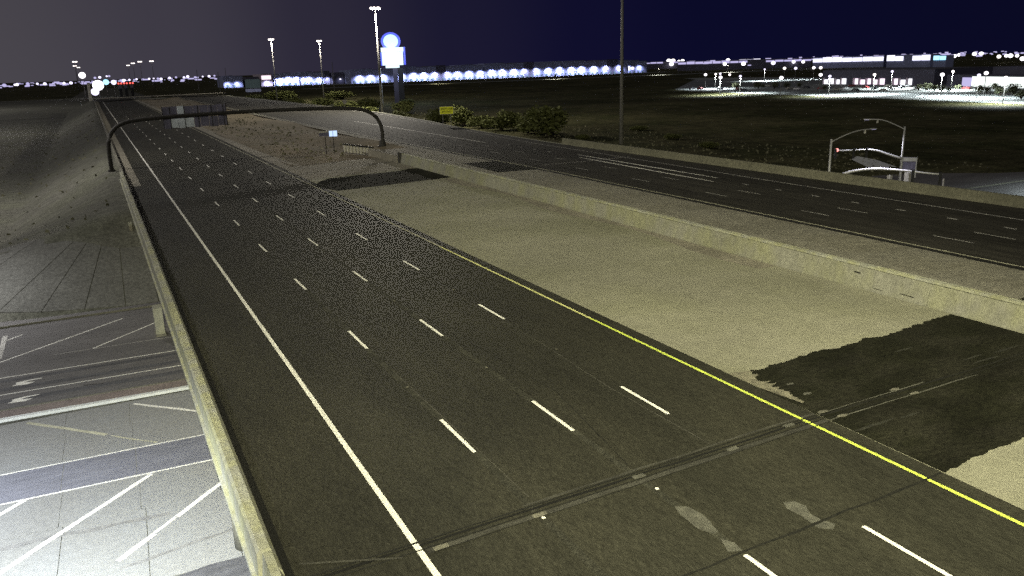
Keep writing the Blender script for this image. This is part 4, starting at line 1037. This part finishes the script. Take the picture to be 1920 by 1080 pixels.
def mk_car():
    t = empty('parked_car'); 
    P = [(-2.2, .35), (-2.15, .85), (-1.5, 1.0), (-.9, 1.45), (.7, 1.45), (1.3, .98), (2.1, .85), (2.2, .4)]
    bb = MB(); n = len(P)
    for yy in (-.85, .85):
        for x, z in P: bb.v.append((x, yy, z))
    for i in range(n): j = (i + 1) % n; bb.f.append((i, j, n + j, n + i)); bb.mi.append(0)
    bb.f.append(tuple(range(n))[::-1]); bb.f.append(tuple(range(n, 2 * n))); bb.mi += [0, 0]
    bb.build('body', M['barrel'], t)
    bb = MB(); bb.box(-1.0, .85, -.87, .87, 1.0, 1.35); bb.build('window', M['glass'], t)
    for x in (-1.4, 1.35):
        for y in (-.8, .8):
            bb = MB(); bb.tube([(x, y - .12, .33), (x, y + .12, .33)], .33, 10); bb.build('wheel', M['rubber'], t)
    return t
car0 = mk_car()
cars = [(370.1, 351.3), (365.6, 340.9), (385.9, 352.9), (376.1, 332.8), (389.9, 339.8), (367.7, 312.7), (380.7, 318.6), (365.5, 298.3), (396.4, 318.1), (385.9, 302.7), (370.4, 284.7), (388.7, 294.1), (402.3, 298.3), (414.0, 342.9), (416.8, 332.2), (419.7, 321.2), (422.5, 310.5), (343.0, 361.0), (353.4, 377.1), (387.2, 377.4), (399.1, 399.2), (419.5, 292.4), (411.2, 268.7), (400.5, 257.6), (416.5, 251.3), (426.5, 266.8), (387.2, 276.6), (348.8, 417.0), (350.3, 410.3), (355.3, 396.7), (361.9, 403.8)]
paints = [mat('car_paint', c, .35, scales=None, spec=.5) for c in ((.6, .6, .62), (.75, .75, .76), (.05, .05, .06), (.25, .05, .05), (.12, .14, .2))]
for k, (x, y) in enumerate(cars):
    c = car0 if k == 0 else copy_tree(car0)
    c.location = (x, y, -6.93); c.rotation_euler = (0, 0, (1.57 if k % 3 else 0) + (3.14 if k % 2 else 0))
    tag(c, 'parked car among the others in the brightly lit lot on the right', 'car', 'cars parked in the bright lot')
    if k % 5:
        for ch in c.children:
            if ch.name.startswith('body'):
                ch.data = ch.data.copy(); ch.data.materials[0] = paints[k % 5]
# trucks with red tail lights on the far road
for k, (x, y) in enumerate([(19, 876), (24, 876), (29.5, 880)]):
    t = empty('truck', (x, y, -7)); tag(t, ['leftmost', 'middle', 'rightmost'][k] + ' of three vehicles with red tail lights at the far road end', 'truck', 'vehicles with red tail lights')
    bb = MB(); bb.box(-1.3, 1.3, 0, 8, 8.2, 11.2); bb.build('trailer', M['wall_dark'], t)
    for sx in (-1.0, 1.0):
        bb = MB(); bb.box(sx * 1.2 - .7, sx * 1.2 + .7, -.3, -.05, 12.2, 13.6); bb.build('tail_light', M['lamp_red'], t)
    bb = MB(); bb.box(-1.2, 1.2, .5, 7, 0, 8.1); bb.build('chassis', M['black'], t)

# ------------------------------------------------------------------ the bright lot on the right
lot = patch('parking_lot', [(298, 120), (331, 394), (345, 430), (575, 684), (590, 560), (600, 300), (560, 100)], M['lot_mid'], -6.96)
patch('lot_road', [(296, 110), (297, 160), (331, 396), (341, 400), (322, 262), (318, 160), (316, 110)], M['lot'], -6.95)
patch('lot_pavement', [(346, 372), (372, 300), (345, 180), (430, 200), (446, 311), (446, 395)], M['lot'], -6.94)
patch('lot_pavement', [(560, 690), (510, 600), (565, 535), (590, 600)], M['lot'], -6.94)
hw = empty('market_building', (447, 311, -7), math.atan2(396 - 311, 2)); tag(hw, 'long low grey store with lit shopfront openings behind the parked cars', 'store')
bb = MB(); bb.box(0, 88, -55, 0, 0, 9.2); bb.build('wall', M['wall_dark'], hw)
bb = MB(); bb.box(.5, 87.5, -54, -1, 9.21, 9.6); bb.build('roof', M['roof'], hw)
for i in range(14):
    x = 84 - i * 5.2; 
    if i in (4, 10): continue
    bb = MB(); w = 2.4 if i % 3 else 3.2; bb.box(x - w / 2, x + w / 2, .05, .35, .2, 3.2 + (i % 2) * .7); bb.build('shop_window', M['winpink'] if 5 <= i <= 11 else M['winlight'], hw)
    bb = MB(); bb.box(x + 1.9, x + 2.4, .06, 1.2, 0, 4.4); bb.build('pillar', M['wall_pink'], hw)
hs = empty('fuel_canopy', (424, 262, -7), math.atan2(40, 14)); tag(hs, 'brilliantly lit white store front, brightest block of the right hand lot', 'store')
bb = MB(); bb.box(-34, 34, -16, 0, 0, 6.6); bb.build('wall', M['wall_dark'], hs)
bb = MB(); bb.box(-27, 12, .05, .5, .4, 5.9); bb.build('lit_front', M['storefront'], hs)
bb = MB(); bb.box(12.1, 20, .05, .5, .4, 5.2); bb.build('lit_front', M['lamp_dim'], hs)
bb = MB(); bb.box(-27.5, 20.5, .06, 2.4, 5.92, 6.5); bb.build('fascia', M['roof'], hs)
bb = MB(); bb.box(-40, 36, -60, -30, 0, 10.2); bb.build('rear_block', M['wall_dark'], hs)
LL = [(352.2, 407.6), (363.4, 410.7), (371, 415), (300.5, 333.6), (350.0, 382.1), (318.3, 337.6), (292.8, 280.8), (534.9, 520.7), (528.5, 501.6), (541.6, 494.1), (537.6, 482.9), (316.1, 272.1), (340, 300), (339.8, 265.6), (399.4, 303.0), (336.4, 226.2), (390.5, 259.3), (327.3, 202.6), (358.6, 220.2), (294.7, 170.2), (499.5, 507.7)]
for k, (x, y) in enumerate(LL):
    t = far_lamp(x, y, 2.5, (.75 if k % 3 else .95) if x < 500 else 1.3, ['lamp', 'lamp_warm', 'lamp_violet'][k % 3], 'glaring parking lot lamp on a pole over the bright lot', 'lamps of the bright parking lot')
    if (x < 500 and k % 2) or x > 390: lamp('lot_glow', 'SPOT', (0, 0, 9.2), 150000, (.88, .97, 1.0), 1.1, t, 158, (0, 0, -1), .4)
TL = [(369.9, 377.8, 4.4), (384.0, 388.4, 2.6), (373.3, 367.0, 4.3), (388.8, 372.1, 3.7), (398.1, 369.9, 3.0), (371.8, 400.0, 4.1), (361.4, 225.3, 4.1), (372.3, 227.8, 3.3), (347.6, 205.3, 4.5), (358.1, 206.0, 5.1), (375.0, 253.5, 3.1), (371.1, 246.9, 2.5), (381.9, 271.8, 3.2), (383.3, 267.8, 3.9), (379.1, 260.4, 3.2), (399.2, 261.5, 2.6), (404.4, 245.7, 3.3), (327.7, 183.6, 3.7), (365.4, 319.1, 3.0), (425.3, 245.5, 4.7), (332, 176, 3.4), (336, 186, 4.0)]
for k, (x, y, h) in enumerate(TL):
    t = empty('tree', (x, y, -6.95), k * 1.3); t.scale = (h * 1.2, h * 1.2, h)
    tag(t, 'small round parking lot tree lit by the lot lamps', 'tree', 'small trees of the bright lot')
    place('crown', crowns_p[k % 2], t); place('trunk', stems[k % 2], t)

# ------------------------------------------------------------------ labels that single out the members of long rows
ORD = 'first second third fourth fifth sixth seventh eighth ninth tenth eleventh twelfth thirteenth fourteenth fifteenth sixteenth seventeenth eighteenth nineteenth twentieth'.split()
def word(n):
    if n <= 20: return ORD[n - 1]
    t_ = {2: 'twenty', 3: 'thirty', 4: 'forty'}[n // 10]
    return t_ + '-' + ORD[n % 10 - 1] if n % 10 else {3: 'thirtieth', 4: 'fortieth'}[n // 10]
def across(o):
    v = Vector(o.location) - CAM
    return v.dot(right) / v.dot(fwd)
for grp, fmt in (('cars parked in the bright lot', 'parked car in the bright lot, {} of its row from the left'), ('small trees of the bright lot', 'small lit tree in the bright lot, {} from the left'),
                 ('lamps of the bright parking lot', 'glaring lamp over the bright lot, {} from the left'), ('far street lamps on the left horizon', 'violet far lamp on the left horizon, {} from the left'),
                 ('sand barrels ahead of the median barrier', 'pale sand barrel with black lid, {} from the left in its row'), ('far street lamps right of the thin mast', 'far lamp right of the thin mast, {} from the left in the band')):
    L_ = sorted([o for o in S.objects if o.get('group') == grp], key=across)
    for i, o in enumerate(L_): o['label'] = fmt.format(word(i + 1))
